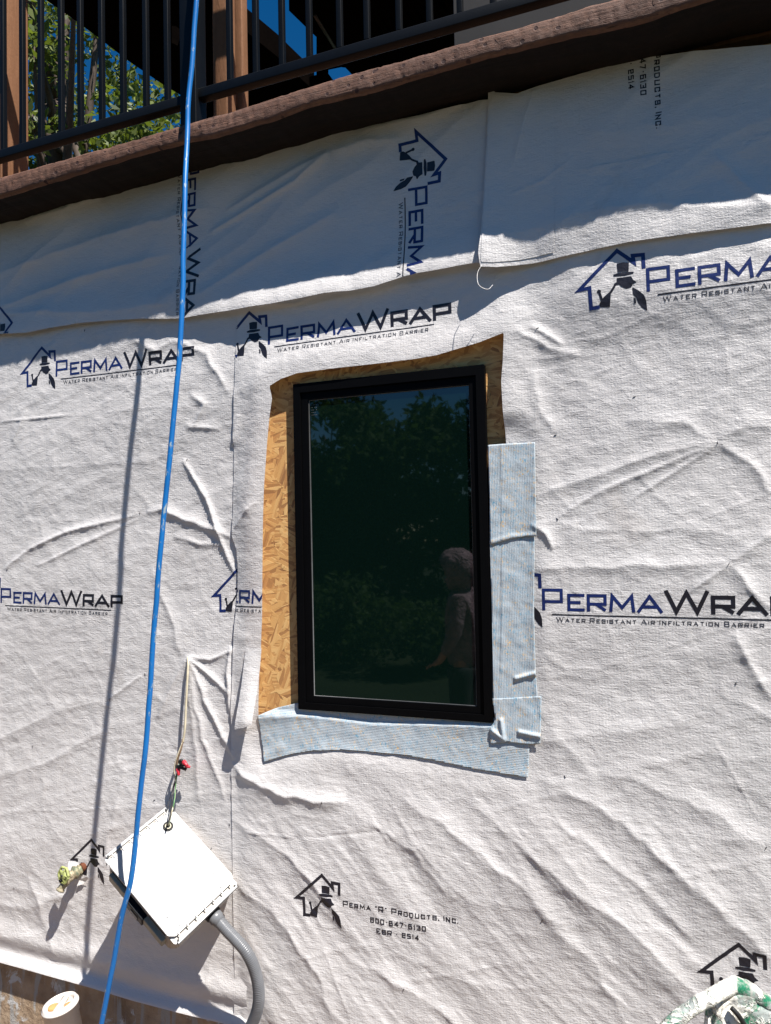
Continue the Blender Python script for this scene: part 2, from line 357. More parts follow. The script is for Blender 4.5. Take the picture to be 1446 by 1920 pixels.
UFOLDW = [(XZ(p), w_, h_) for p, w_, h_ in UFOLDS]
def foldsum(X, Z, fl):
    H = np.zeros(X.shape)
    for pts, w_, h_ in fl:
        xs = [p[0] for p in pts]; zs = [p[1] for p in pts]; m = (X > min(xs)-4*w_) & (X < max(xs)+4*w_) & (Z > min(zs)-4*w_) & (Z < max(zs)+4*w_)
        if not m.any(): continue
        jx = .25*w_*fbm(X[m]*14, Z[m]*14, 2, 3); d, t = polydist(X[m]+jx*2, Z[m]+jx, pts)
        h_ = h_*(.56 if h_ > .008 else .8); tap = np.clip(np.sin(np.pi*np.clip(t, .0, 1)), 0, 1)**.45*.9+.1
        ww = w_*(.55+.45*tap); H[m] += h_*tap*np.exp(-np.abs(d/(ww*.9))**1.12)
    return H
XS = W(445, 1100)[0]   # the seam between the two lower sheets
def F(X, Z):
    a = math.radians(-43); u = X*math.cos(a)+Z*math.sin(a); v = -X*math.sin(a)+Z*math.cos(a)
    lowr = sstep(-.05, -.5, Z)*sstep(XS-.05, XS+.12, X)
    wv = v+.05*fbm(X*2.2, Z*2.2, 2, 9)
    H = lowr*(.014*vn(u*1.3, wv*7.5, 5)+.0040*ridged(u*1.5, wv*9, 3, 5)+.0028*ridged(u*5, wv*26, 2, 15))
    b = math.radians(20); u2 = X*math.cos(b)+Z*math.sin(b); v2 = -X*math.sin(b)+Z*math.cos(b)
    H += (1-lowr)*(.011*vn(u2*1.2, v2*4.2+.4*fbm(X*2,Z*2,2,8), 20)+.0028*ridged(u2*1.3, v2*5, 2, 21)+.0016*ridged(u2*5, v2*17, 2, 27))
    cr = .0007*ridged(X*9, Z*13+.3*fbm(X*5, Z*5, 2, 50), 2, 49)**3+.0016*ridged(X*2.1+.4*fbm(X*5, Z*5, 2, 51), Z*3.4, 1, 52)**9+.0010*ridged(u*3.3, v*5.1, 1, 55)**10+.0012*ridged(u2*2.3+.2*fbm(X*7, Z*7, 2, 57), v2*6.3, 1, 58)**9
    H += cr+.010*np.clip(fbm(X*1.6, Z*1.8, 2, 33), -.4, 1)+.0013*fbm(X*24, Z*30, 3, 41)+.0011*ridged(X*17+fbm(X*6, Z*6, 2, 3), Z*24, 2, 45)
    return np.maximum(H+foldsum(X, Z, FOLDW), -.002)
HOLE = XZ([(509, 725), (530, 712), (560, 701), (620, 693), (700, 684), (780, 674), (820, 667), (860, 655), (900, 643), (946, 625), (944, 680), (941, 715), (944, 770), (948, 832), (950, 1000), (948, 1300), (935, 1372), (700, 1372), (560, 1352), (484, 1345),
           (487, 1270), (491, 1215), (494, 1160), (495, 1087), (496, 1015), (498, 953), (500, 905), (505, 825), (509, 781), (514, 748)], .028)
HL = HOLE+[HOLE[0]]
def H_left(X, Z):
    hemz = HEM_L(X); d = Z-hemz
    return .006+F(X, Z)*sstep(0, .12, d)+.034*np.exp(-(d/.028)**2)+.012*np.exp(-((d-.10)/.05)**2)
TSILL = XZ([(500, 1390), (600, 1368), (750, 1382), (980, 1420)], .02); TSIDE = XZ([(962, 835), (962, 1010), (965, 1200), (968, 1390)], .02)
def H_right(X, Z):
    d, t = polydist(X, Z, HL); tm = np.exp(-(polydist(X, Z, TSILL)[0]/.085)**4); tm = np.maximum(tm, np.exp(-(polydist(X, Z, TSIDE)[0]/.085)**4))
    up = sstep(-.1, .5, Z); fl = .024*np.exp(-(d/.09)**2)*(.35+.65*up)
    top = .020*sstep(.8, 1.1, X)*sstep(1.15, 1.35, Z)
    return .012+F(X, Z)*(.45+.55*sstep(0, .08, d))*(1-.75*tm)+fl*(1-.85*tm)+top-.0045*np.exp(-((X-XS)/.03)**2)*sstep(.35, .65, vn(X*0+1, Z*6, 5))
hemx = [-2.4]+[W(a, b, .035)[0] for a, b in [(0, 1803), (97, 1830), (169, 1850), (250, 1875), (330, 1896), (421, 1918), (480, 1936)]]
hemz_ = [W(0, 1803, .035)[2]+.01]+[W(a, b, .035)[2] for a, b in [(0, 1803), (97, 1830), (169, 1850), (250, 1875), (330, 1896), (421, 1918), (480, 1936)]]
def HEM_L(X): return np.interp(X, hemx, hemz_)
UL_HEM = [(0, 626), (50, 624), (95, 615), (140, 607), (200, 601), (265, 598), (300, 598), (342, 597), (373, 592), (448, 582), (520, 571), (577, 561), (613, 553), (660, 548), (705, 540), (759, 521), (787, 514), (840, 505), (886, 496), (960, 488)]
UR_HEM = [(901, 500), (930, 499), (973, 492), (1005, 487), (1040, 479), (1100, 466), (1180, 450), (1303, 433), (1446, 414)]
hU = XZ(UL_HEM, .04); hR = XZ(UR_HEM, .072)
sU = [.040, .040, .041, .042, .041, .042, .043, .044, .05, .060, .062, .062, .060, .058, .056, .052, .05, .052, .055, .05]
def interp(X, pts, vals=None):
    return np.interp(X, [p[0] for p in pts], [p[1] for p in pts] if vals is None else vals)
def FU(X, Z):
    b = math.radians(28); u = X*math.cos(b)+Z*math.sin(b); v = -X*math.sin(b)+Z*math.cos(b)
    return .020*ridged(u*1.2, v*4.2+.3*fbm(X*2, Z*2, 2, 71), 2, 61)+.0012*fbm(X*22, Z*26, 3, 66)+foldsum(X, Z, UFOLDW)*2.2
def H_ul(X, Z):
    hz = interp(X, hU); d = np.maximum(Z-hz, 0); sh = interp(X, hU, sU)+.007*fbm(X*9, Z*3, 3, 81)
    return .013+FU(X, Z)*sstep(-.02, .1, d)+(sh-.013)*np.exp(-(d/.095)**1.6)
def H_ur(X, Z):
    hz = interp(X, hR); d = np.maximum(Z-hz, 0); sh = interp(X, hR, [.062, .058, .046, .043, .047, .054, .057, .056, .056])+.006*fbm(X*6, Z*2, 3, 91)
    lf = .008*np.exp(-((X-hR[0][0])/.08)**2)
    return .024+FU(X+3, Z)*sstep(-.02, .1, d)*.8+foldsum(X, Z, UFOLDW)*1.0+(sh-.024)*np.exp(-(d/.15)**1.8)+lf*sstep(.5, 0, d)

def inpoly(X, Z, poly):
    c = np.zeros(X.shape, bool); n = len(poly); j = n-1
    for i in range(n):
        xi, zi = poly[i]; xj, zj = poly[j]
        if zi != zj: c ^= ((zi > Z) != (zj > Z)) & (X < (xj-xi)*(Z-zi)/(zj-zi)+xi)
        j = i
    return c
def snap(X, Z, poly):
    best = np.full(X.shape, 1e9); bx = X.copy(); bz = Z.copy(); n = len(poly)
    for i in range(n):
        a = poly[i]; b = poly[(i+1) % n]; dx, dz = b[0]-a[0], b[1]-a[1]; l2 = dx*dx+dz*dz+1e-12
        t = np.clip(((X-a[0])*dx+(Z-a[1])*dz)/l2, 0, 1); px = a[0]+t*dx; pz = a[1]+t*dz; d = np.hypot(X-px, Z-pz); m = d < best
        best = np.where(m, d, best); bx = np.where(m, px, bx); bz = np.where(m, pz, bz)
    return bx, bz
def gridfill(poly, step, Hf, holes=(), off=0.0, clip=None):
    """a fine quad sheet filling an outline on the wall, standing off it by Hf"""
    x0 = min(p[0] for p in poly); x1 = max(p[0] for p in poly); z0 = min(p[1] for p in poly); z1 = max(p[1] for p in poly)
    nx = max(3, int((x1-x0)/step)+2); nz = max(3, int((z1-z0)/step)+2)
    X, Z = np.meshgrid(np.linspace(x0-step*.5, x1+step*.5, nx), np.linspace(z0-step*.5, z1+step*.5, nz), indexing='ij')
    cx = (X[:-1, :-1]+X[1:, 1:])/2; cz = (Z[:-1, :-1]+Z[1:, 1:])/2
    keep = inpoly(cx, cz, poly)
    for h in holes: keep &= ~inpoly(cx, cz, h)
    idx = np.arange(nx*nz).reshape(nx, nz)
    Fq = np.stack([idx[:-1, :-1], idx[1:, :-1], idx[1:, 1:], idx[:-1, 1:]], -1)[keep]
    cnt = np.bincount(Fq.ravel(), minlength=nx*nz); Xr = X.ravel().copy(); Zr = Z.ravel().copy()
    bd = (cnt > 0) & (cnt < 4); bi = np.where(bd)[0]
    sx = Xr[bi]; sz = Zr[bi]; best = np.full(sx.shape, 1e9); nxv = sx.copy(); nzv = sz.copy()
    for pl in [poly]+list(holes):
        qx, qz = snap(sx, sz, pl); d = np.hypot(qx-sx, qz-sz); m = d < best; best = np.where(m, d, best); nxv = np.where(m, qx, nxv); nzv = np.where(m, qz, nzv)
    ok = best < step*1.6; Xr[bi] = np.where(ok, nxv, sx); Zr[bi] = np.where(ok, nzv, sz)
    used = cnt > 0; mp = np.cumsum(used)-1; Fq = mp[Fq]; Xr = Xr[used]; Zr = Zr[used]
    if clip is not None:
        m = clip(Xr[Fq].mean(1), Zr[Fq].mean(1)); Fq = Fq[m]
    Y = -(Hf(Xr, Zr)+off)
    return mesh_from(np.stack([Xr, Y, Zr], 1), Fq)

# ------------------------------------------------------------------ ink: a squared stroke alphabet
G = {
 'P': (1, [[(0, 0), (0, 1), (1, 1), (1, .40), (0, .40)]]), 'R': (1, [[(0, 0), (0, 1), (1, 1), (1, .42), (0, .42)], [(.45, .42), (1.02, 0)]]),
 'E': (.92, [[(1, 1), (0, 1), (0, 0), (1, 0)], [(0, .5), (.82, .5)]]), 'M': (1.22, [[(0, 0), (.07, 1), (.5, .22), (.93, 1), (1, 0)]]),
 'A': (1.12, [[(0, 0), (.5, 1), (1, 0)], [(.2, .3), (.8, .3)]]), 'W': (1.55, [[(0, 1), (.24, 0), (.5, .96), (.76, 0), (1, 1)]]),
 'T': (.95, [[(0, 1), (1, 1)], [(.5, 1), (.5, 0)]]), 'I': (.12, [[(.5, 0), (.5, 1)]]), 'S': (.95, [[(1, .78), (1, 1), (0, 1), (0, .52), (1, .52), (1, 0), (0, 0), (0, .22)]]),
 'N': (1, [[(0, 0), (0, 1), (1, 0), (1, 1)]]), 'F': (.9, [[(0, 0), (0, 1), (1, 1)], [(0, .5), (.8, .5)]]), 'L': (.85, [[(0, 1), (0, 0), (1, 0)]]),
 'O': (1, [[(0, 0), (0, 1), (1, 1), (1, 0), (0, 0)]]), 'B': (.95, [[(0, 0), (0, 1), (.92, 1), (.92, .53), (0, .53)], [(.92, .53), (1, .5), (1, 0), (0, 0)]]),
 'D': (1, [[(0, 0), (0, 1), (.85, 1), (1, .8), (1, .2), (.85, 0), (0, 0)]]), 'U': (1, [[(0, 1), (0, 0), (1, 0), (1, 1)]]), 'C': (.95, [[(1, .75), (1, 1), (0, 1), (0, 0), (1, 0), (1, .25)]]),
 '0': (.9, [[(0, 0), (0, 1), (1, 1), (1, 0), (0, 0)]]), '1': (.3, [[(0, .8), (.9, 1), (.9, 0)]]), '2': (.9, [[(0, .75), (0, 1), (1, 1), (1, .52), (0, .48), (0, 0), (1, 0)]]),
 '3': (.9, [[(0, 1), (1, 1), (1, 0), (0, 0)], [(.3, .52), (1, .52)]]), '4': (.95, [[(.75, 0), (.75, 1), (0, .3), (1, .3)]]), '5': (.9, [[(1, 1), (0, 1), (0, .55), (1, .55), (1, 0), (0, 0)]]),
 '6': (.9, [[(1, 1), (0, 1), (0, 0), (1, 0), (1, .55), (0, .55)]]), '7': (.85, [[(0, 1), (1, 1), (.35, 0)]]), '8': (.9, [[(0, 0), (0, 1), (1, 1), (1, 0), (0, 0)], [(0, .53), (1, .53)]]),
 '-': (.4, [[(0, .5), (1, .5)]]), '.': (.1, [[(.5, 0), (.5, .16)]]), ',': (.1, [[(.6, .14), (.2, -.14)]]), '"': (.35, [[(0, 1), (.1, .78)], [(1, 1), (.9, .78)]])}
def strokes_text(txt, x, y, cap, t, wide=.95, gap=.26, small=.8):
    """returns [(polyline, thickness)], end x; first letter of each word larger"""
    out = []; first = True
    for ch in txt:
        if ch == ' ': x += cap*.55; first = True; continue
        h = cap if (first or not ch.isalpha()) else cap*small
        if not ch.isalpha() and ch not in '"': h = cap*(.9 if ch.isdigit() else 1)
        if ch.isalpha(): first = False
        gw, ls = G[ch]; wd = gw*h*wide
        for pl in ls: out.append(([(x+t/2+a*(wd-t), y+t/2+b*(h-t)) for a, b in pl], t))
        x += wd+gap*cap
    return out, x-gap*cap
def rescale(ss, x0, xe, target):
    k = (target-x0)/(xe-x0); return [([(x0+(a-x0)*k, b) for a, b in pl], t) for pl, t in ss]
def stroke_mesh(ss, O, th, S, Hf, clip, off0=.0006, step=.004):
    c, s = math.cos(th), math.sin(th); V = []; Fq = []; k = 0
    for pl, t in ss:
        k += 1; off = off0+.00003*(k % 6); P = np.array([(O[0]+(c*a-s*b)*S, O[1]+(s*a+c*b)*S) for a, b in pl]); hw = t*S/2
        closed = np.hypot(*(P[0]-P[-1])) < 1e-6 and len(P) > 3; n = len(P)
        D = P[1:]-P[:-1]; D /= np.linalg.norm(D, axis=1)[:, None]; N = np.stack([-D[:, 1], D[:, 0]], 1); Lp = []; Rp = []
        for i in range(n):
            if 0 < i < n-1 or closed:
                n1 = N[(i-1) % (n-1)]; n2 = N[i % (n-1)]; m = n1+n2; m /= np.linalg.norm(m); q = m/max(.35, m@n1)
            else: q = N[0] if i == 0 else N[-1]
            e = 0
            if not closed and i == 0: e = -D[0]*hw*.9 if len(pl) > 2 else 0
            if not closed and i == n-1: e = D[-1]*hw*.9 if len(pl) > 2 else 0
            Lp.append(P[i]+q*hw+e); Rp.append(P[i]-q*hw+e)
        for i in range(n-1):
            m = max(1, int(np.hypot(*(P[i+1]-P[i]))/step)); base = len(V)
            for j in range(m+1):
                f = j/m; l = Lp[i]*(1-f)+Lp[i+1]*f; r_ = Rp[i]*(1-f)+Rp[i+1]*f
                V.append((l[0], l[1], off)); V.append(((l[0]+r_[0])/2, (l[1]+r_[1])/2, off)); V.append((r_[0], r_[1], off))
            for j in range(m):
                b = base+3*j; Fq.append((b, b+1, b+4, b+3)); Fq.append((b+1, b+2, b+5, b+4))
    V = np.array(V); Fq = np.array(Fq); m = clip(V[Fq, 0].mean(1), V[Fq, 1].mean(1)); Fq = Fq[m]
    if not len(Fq): return None
    used = np.unique(Fq); mp = np.zeros(len(V), int); mp[used] = np.arange(len(used)); V = V[used]; Fq = mp[Fq]
    return mesh_from(np.stack([V[:, 0], -(Hf(V[:, 0], V[:, 1])+V[:, 2]), V[:, 1]], 1), Fq)
def cv(x, y): return ((x-525)/178, ((350-y)-.139*(x-22)+75)/170)
def circ(c, rx, ry, n=18): return [(c[0]+rx*math.cos(2*math.pi*i/n), c[1]+ry*math.sin(2*math.pi*i/n)) for i in range(n)]
HOUSE = [cv(175, 466), cv(125, 475), cv(118, 325), cv(40, 342), cv(325, 55), cv(442, 140), cv(436, 92), cv(508, 86), cv(510, 175)]
EMBLEM = [  # filled shapes of the printed emblem
 [cv(320, 150), cv(365, 140), cv(408, 140), cv(404, 205), cv(325, 212)],
 [cv(290, 232), cv(330, 216), cv(400, 208), cv(440, 208), cv(438, 222), cv(370, 238), cv(300, 243)],
 [cv(318, 254), cv(365, 248), cv(420, 240), cv(434, 268), cv(460, 284), cv(430, 298), cv(420, 320), cv(385, 332), cv(350, 318), cv(330, 300), cv(308, 308), cv(298, 322), cv(296, 296), cv(316, 284)],
 [cv(298, 300), cv(312, 306), cv(290, 345), cv(272, 368), cv(262, 462), cv(190, 466), cv(186, 440), cv(205, 410), cv(235, 378), cv(266, 352)],
 [cv(425, 318), cv(470, 345), cv(505, 375), cv(520, 415), cv(525, 487), cv(490, 466), cv(462, 430), cv(450, 395), cv(428, 372)],
 [cv(432, 388), cv(446, 400), cv(452, 435), cv(434, 437)],
 circ(cv(187, 352), .085, .085, 14)]
CANE = [([cv(190, 360), cv(205, 415)], .10)]
def place(u, v, O, th, S): c, s = math.cos(th), math.sin(th); return (O[0]+(c*u-s*v)*S, O[1]+(s*u+c*v)*S)
def join_meshes(ms, name):
    b = bmesh.new()
    for m in ms:
        if m is not None: b.from_mesh(m)
    me = bpy.data.meshes.new(name); b.to_mesh(me); b.free(); return me
def emblem(O, th, S, Hf, clip, parent, blue=True, bold=1.0):
    hm = stroke_mesh([(HOUSE, .155*bold)], O, th, S, Hf, clip)
    if hm is not None and len(hm.polygons): obj('printed_house_outline', hm, M_BLUE if blue else M_BLACK, parent)
    ms = []
    for i, p in enumerate(EMBLEM):
        q = [place(a, b, O, th, S) for a, b in p]; cx = sum(a for a, b in q)/len(q); cz = sum(b for a, b in q)/len(q)
        m = gridfill(q, .0022, Hf, (), .0006+.00003*(i % 3), clip)
        if len(m.polygons): ms.append(m)
    m = stroke_mesh(CANE, O, th, S, Hf, clip)
    if m is not None: ms.append(m)
    if ms: obj('printed_bird_emblem', join_meshes(ms, 'e'), M_BLACK, parent)
def brand(O, th, S, Hf, clip, parent, kl=1.0):
    """the big two-tone word, its rule and its tagline. O = foot of the first P; kl = letterspacing factor"""
    A = []; B = []
    def put(dst, ch, x0, x1, h, t, y=0):
        gw, ls = G[ch]; x0 *= kl; x1 *= kl
        for pl in ls: dst.append(([(x0+t/2+a*(x1-x0-t), y+t/2+b*(h-t)) for a, b in pl], t))
    for ch, a, b, h in [('P', 0, .93, 1.0), ('E', 1.12, 1.88, .78), ('R', 1.97, 2.82, .78), ('M', 2.92, 4.0, .78), ('A', 4.08, 5.12, .78)]: put(A, ch, a, b, h, .135)
    for ch, a, b, h in [('W', 5.2, 6.95, 1.0), ('R', 7.02, 7.95, .8), ('A', 8.0, 9.16, .8), ('P', 9.24, 10.2, .8)]: put(B, ch, a, b, h, .165)
    for dst, mm in ((A, M_BLUE), (B, M_BLACK)):
        m = stroke_mesh(dst, O, th, S, Hf, clip)
        if m is not None: obj('printed_brand_word', m, mm, parent)
    m = stroke_mesh([([(.42*kl, -.17), (9.3*kl, -.17)], .055)], O, th, S, Hf, clip)
    if m is not None: obj('printed_rule', m, M_BLACK, parent)
    ss, xe = strokes_text('WATER RESISTANT AIR INFILTRATION BARRIER', .62, -.50, .225, .032, .95, .34)
    m = stroke_mesh(rescale(ss, .62, xe, 9.0*kl), O, th, S, Hf, clip, step=.003)
    if m is not None: obj('printed_tagline', m, M_FINE, parent)
def company(O, th, S, Hf, clip, parent):
    ss, xe = strokes_text('PERMA "R" PRODUCTS, INC.', 0, 0, .31, .052, .95, .28); out = rescale(ss, 0, xe, 6.35)
    ss, xe = strokes_text('800-647-6130', 1.55, -.62, .30, .052, .95, .3); out += rescale(ss, 1.55, xe, 4.65)
    ss, xe = strokes_text('ESR - 2514', 1.9, -1.14, .28, .050, .95, .3, .95); out += rescale(ss, 1.9, xe, 4.25)
    m = stroke_mesh(out, O, th, S, Hf, clip, step=.003)
    if m is not None: obj('printed_company_lines', m, M_BLACK, parent)

# ================================================================== STRUCTURE
# ground: one sheet, gently rising away from the house
gx = np.concatenate([np.linspace(-300, -12, 14), np.linspace(-10, 10, 61), np.linspace(12, 300, 14)])
X, Y = np.meshgrid(gx, gx, indexing='ij')
Zg = -1.62+.30*sstep(-.6, -3.0, Y)+.03*fbm(X*1.5, Y*1.5, 4, 2)*(np.hypot(X, Y) < 15)
n = len(gx); idx = np.arange(n*n).reshape(n, n)
Fq = np.stack([idx[:-1, :-1], idx[1:, :-1], idx[1:, 1:], idx[:-1, 1:]], -1).reshape(-1, 4)
g = obj('ground', mesh_from(np.stack([X.ravel(), Y.ravel(), Zg.ravel()], 1), Fq), M_SOIL); tag(g, kind='structure')

# wall sheathing and the foundation it stands on
t = thing('sheathed_wall', (0, .1, -1.22), 'strand board house wall showing around the black window where the wrap is cut away', 'wall')
obj('strand_board_sheathing', box((-4.5, 0.0, -1.08), (5.5, .16, 2.035)), M_OSB, t, False)
b = bmesh.new(); bbox(b, (-4.5, .012, -2.2), (5.5, .30, -1.082)); bmesh.ops.subdivide_edges(b, edges=b.edges[:], cuts=40, use_grid_fill=True)
for v in b.verts:
    if v.co.y < .1: v.co.y += .012*(float(fbm(np.array([v.co.x*3]), np.array([v.co.z*6]), 3)[0]))
f_ = obj('foundation_wall', b, M_CONC); tag(f_, 'stained brown concrete foundation with white mineral drips below the wrap', 'foundation')

# ================================================================== WRAP SHEETS
outL = [(-2.4, 1.75), (W(468, 600)[0], 1.75), (W(472, 1200)[0], 0), (W(470, 1930)[0], -1.19)] + [p for p in zip(hemx[::-1][1:], hemz_[::-1][1:])]
S1 = thing('house_wrap_sheet', (-1.3, -.03, -1.15), 'white woven wrap sheet behind the blue hose, torn where the cable comes through', 'house wrap')
obj('woven_sheet', gridfill(outL, .0055, H_left), M_WRAP, S1)
edge = [(449, 560), (447, 588), (445, 640), (443, 760), (441, 830), (440, 960), (438, 1005), (446, 1030), (448, 1060), (446, 1110), (441, 1200), (440, 1240), (437, 1330), (437, 1500), (440, 1620), (442, 1750), (443, 1850), (440, 1920), (438, 2000)]
outR = [(W(449, 560)[0], 1.75)] + XZ(edge, .014)[1:] + [(W(438, 2000)[0], -1.34), (2.5, -1.34), (2.5, 1.75)]
S2 = thing('house_wrap_sheet', (.9, -.03, -1.3), 'large creased white woven wrap sheet with the window opening cut in it', 'house wrap')
obj('woven_sheet', gridfill(outR, .005, H_right, [HOLE]), M_WRAP, S2)
clL = lambda x, z: (z > HEM_L(x)+.003) & (x < XS+.012)
def clR(x, z): return inpoly(x, z, outR) & ~inpoly(x, z, HOLE)
# flap left loose beside the opening
fp = XZ([(462, 1215), (492, 1215), (489, 1290), (485, 1353), (470, 1358), (453, 1362), (458, 1300)], .03)
zt = fp[0][1]
def H_flap(X, Z): d = np.clip((zt-Z)/.26, 0, 1); return H_right(X, Z)+.002+.05*d**1.4+.006*np.sin(X*60)*d
obj('loose_cut_flap', gridfill(fp, .004, H_flap), M_WRAP, S2)

outU = [(-2.4, 2.04), (-2.4, hU[0][1])] + hU + [(hU[-1][0], 2.04)]
outU = [(-2.4, hU[0][1])] + hU + [(W(965, 180)[0], 2.034)] + XZ([(900, 190), (787, 221), (677, 240), (538, 276), (400, 313), (277, 349), (149, 374), (60, 408), (0, 415)], .02) + [(-2.4, 2.02)]
S3 = thing('house_wrap_sheet', (-.4, -.03, 1.5), 'shaded white wrap band under the deck printed with sideways lettering, nearer the hose', 'house wrap')
obj('woven_sheet', gridfill(outU, .006, H_ul), M_WRAPU, S3)
clU = lambda x, z: inpoly(x, z, outU)
outUR = XZ([(916, 156), (928, 173), (970, 176), (1007, 162), (1106, 133), (1192, 110), (1365, 89), (1446, 82)], .035) + [(2.5, 2.03), (2.5, hR[-1][1])] + hR[::-1] + XZ([(901, 480), (905, 440), (908, 350), (913, 250)], .04)
S4 = thing('house_wrap_sheet', (1.3, -.05, 1.5), 'shaded wrap piece with a frayed corner and bright sunlit lower edge, overlapping its neighbour', 'house wrap')
obj('woven_sheet', gridfill(outUR, .006, H_ur), M_WRAPU, S4)
clUR = lambda x, z: inpoly(x, z, outUR)
# doubled strip along its edge (second layer showing through)
dp = XZ([(918, 172), (970, 180), (1004, 166), (1038, 158), (1040, 300), (1040, 474), (973, 489), (930, 496), (906, 497), (907, 440), (910, 350), (915, 250)], .045)
obj('doubled_edge_strip', gridfill(dp, .006, H_ur, (), .0016), M_WRAPU, S4)
# loose threads at the corner
c0 = W(903, 497, .08); th_ = spline([c0, c0+[-.012, -.01, -.03], c0+[-.006, -.02, -.07], c0+[.02, -.01, -.085], c0+[.035, .0, -.07]], 8)
obj('loose_thread', tube(th_, .0011, 6), M_WRAP, S4)

SP = .0685
def O2(px, py, so=.014): p = W(px, py, so); return (p[0], p[2])
def brand_at(a, bpt, span, Hf, clip, par, so=.014, em=True, word=True):
    A = O2(*a, so); B = O2(*bpt, so); L = math.hypot(B[0]-A[0], B[1]-A[1]); th = math.atan2(B[1]-A[1], B[0]-A[0]); S = L/span
    if em: emblem(A, th, S, Hf, clip, par)
    if word: brand(A, th, S, Hf, clip, par)
    return A, th, S
brand_at((106, 707), (341, 679), 9.24, H_left, clL, S1)
brand_at((2, 1130), (208, 1139), 9.24, H_left, clL, S1)
emblem((O2(400, 1119)[0]+2.72*.066, O2(400, 1119)[1]-.42*.066), 0, .066, H_left, clL, S1)
emblem((O2(138, 1611)[0]+2.72*.061, O2(138, 1611)[1]-.42*.061), 0, .061, H_left, clL, S1, False, 1.0)
o_ = O2(203, 1621); ss, xe = strokes_text('P', 0, 0, .27, .045)
obj('printed_company_lines', stroke_mesh(ss, o_, 0, .064, H_left, clL, step=.003), M_BLACK, S1)
brand_at((505, 648), (813, 603), 9.24, H_right, clR, S2)
brand_at((1213, 550), (1417, 523), 4.08, H_right, clR, S2, .03)
brand_at((1018, 1144), (1440, 1154), 9.16, H_right, clR, S2)
Sm = .064; A = O2(397, 1130); brand(A, 0, Sm, H_right, clR, S2)
A8 = O2(561, 1680); emblem((A8[0]+2.72*.064, A8[1]-.42*.064), 0, .064, H_right, clR, S2, False); oc = O2(648, 1694); company(oc, 0, .064, H_right, clR, S2)
A9 = O2(1315, 1820); emblem((A9[0]+2.72*.064, A9[1]-.42*.064), 0, .064, H_right, clR, S2, False)
for par, Hh, pts in ((S1, H_left, [(262, 962), (14, 1068), (352, 862), (272, 1264), (205, 1312), (30, 1663), (290, 1500), (398, 1590), (432, 1545), (160, 620), (60, 1400)]),
                     (S2, H_right, [(1345, 831), (1042, 816), (1366, 1057), (1046, 973), (1018, 1722), (1380, 1280), (1010, 618), (1436, 1588), (1060, 1455), (760, 1850), (610, 1500), (1190, 745)])):
    for i_, p_ in enumerate(pts):
        px_, pz_ = O2(*p_); L_ = .0042; an = R([85, 20, 60, 110, 75][i_ % 5]); xx = np.array([px_-L_*math.cos(an), px_+L_*math.cos(an)]); zz_ = np.array([pz_-L_*math.sin(an), pz_+L_*math.sin(an)]); yy_ = -(Hh(xx, zz_)+.0012)
        obj('staple', tube(np.stack([xx, yy_, zz_], 1), .0011, 6), M_STEEL, par)
# sideways print on the upper sheets
a_ = math.radians(-90.5)
A10 = O2(766, 355, .02); emblem(A10, a_, .070, H_ul, clU, S3); brand(A10, a_, .070, H_ul, clU, S3)
A11 = O2(349, 303, .02); brand(A11, a_, .0675, H_ul, clU, S3)
c_, s_ = math.cos(a_), math.sin(a_); ap = O2(27, 606, .03); au, av = -1.12, 2.0
emblem((ap[0]-(c_*au-s_*av)*.068, ap[1]-(s_*au+c_*av)*.068), a_, .068, H_ul, clU, S3)
e13 = O2(1229, 234, .035); o13 = (e13[0]-6.35*.064*c_, e13[1]-6.35*.064*s_); company(o13, a_, .066, H_ur, clUR, S4)

# ================================================================== WINDOW
WW, HH = .708, 1.17
win = thing('window', (WW/2, 0, 0), 'tall narrow black framed window set in the strand board wall', 'window')
def ring(x0, z0, x1, z1, wl, wr, wt, wb, y0, y1, bev=.002):
    b = bmesh.new()
    o = [(x0, z0), (x1, z0), (x1, z1), (x0, z1)]; i = [(x0+wl, z0+wb), (x1-wr, z0+wb), (x1-wr, z1-wt), (x0+wl, z1-wt)]
    vs = {(k, y, j): b.verts.new((p[0], y, p[1])) for y in (y0, y1) for k, pl in (('o', o), ('i', i)) for j, p in enumerate(pl)}
    for j in range(4):
        q = (j+1) % 4
        b.faces.new((vs['o', y0, j], vs['o', y0, q], vs['i', y0, q], vs['i', y0, j])); b.faces.new((vs['o', y1, q], vs['o', y1, j], vs['i', y1, j], vs['i', y1, q]))
        b.faces.new((vs['o', y0, q], vs['o', y0, j], vs['o', y1, j], vs['o', y1, q])); b.faces.new((vs['i', y0, j], vs['i', y0, q], vs['i', y1, q], vs['i', y1, j]))
    bmesh.ops.recalc_face_normals(b, faces=b.faces[:])
    bmesh.ops.bevel(b, geom=[e for e in b.edges if len(e.link_faces) == 2 and e.calc_face_angle(0) > .5], offset=bev, segments=2, affect='EDGES'); return b
obj('outer_frame', ring(0, 0, WW, HH, .028, .030, .034, .024, -.026, -.0008, .0012), M_FRAME, win, False)
sash = obj('sash', ring(.0285, .0245, WW-.0305, HH-.0345, .028, .024, .026, .022, -.018, -.001, .0012), M_FRAME, win, False)
gx0, gx1, gz0, gz1 = .0565, WW-.0545, .0465, HH-.0605
obj('glazing_bead', ring(gx0-.0004, gz0-.0004, gx1+.0004, gz1+.0004, .0035, .003, .003, .0035, -.0135, -.0055, .0005), M_SEAL, sash)
b = box((gx0+.002, -.0095, gz0+.002), (gx1-.002, -.0048, gz1-.002)); obj('glass_pane', b, M_GLASS, win, False)
b = bmesh.new()
for r_ in range(5):
    for q in range(4):
        if (r_*7+q*5) % 6: bbox(b, (gx0+.010+q*.006, -.0099, gz1-.02-r_*.009), (gx0+.0135+q*.006, -.0096, gz1-.018-r_*.009))
obj('etched_glass_mark', b, M_SEAL, win, False)

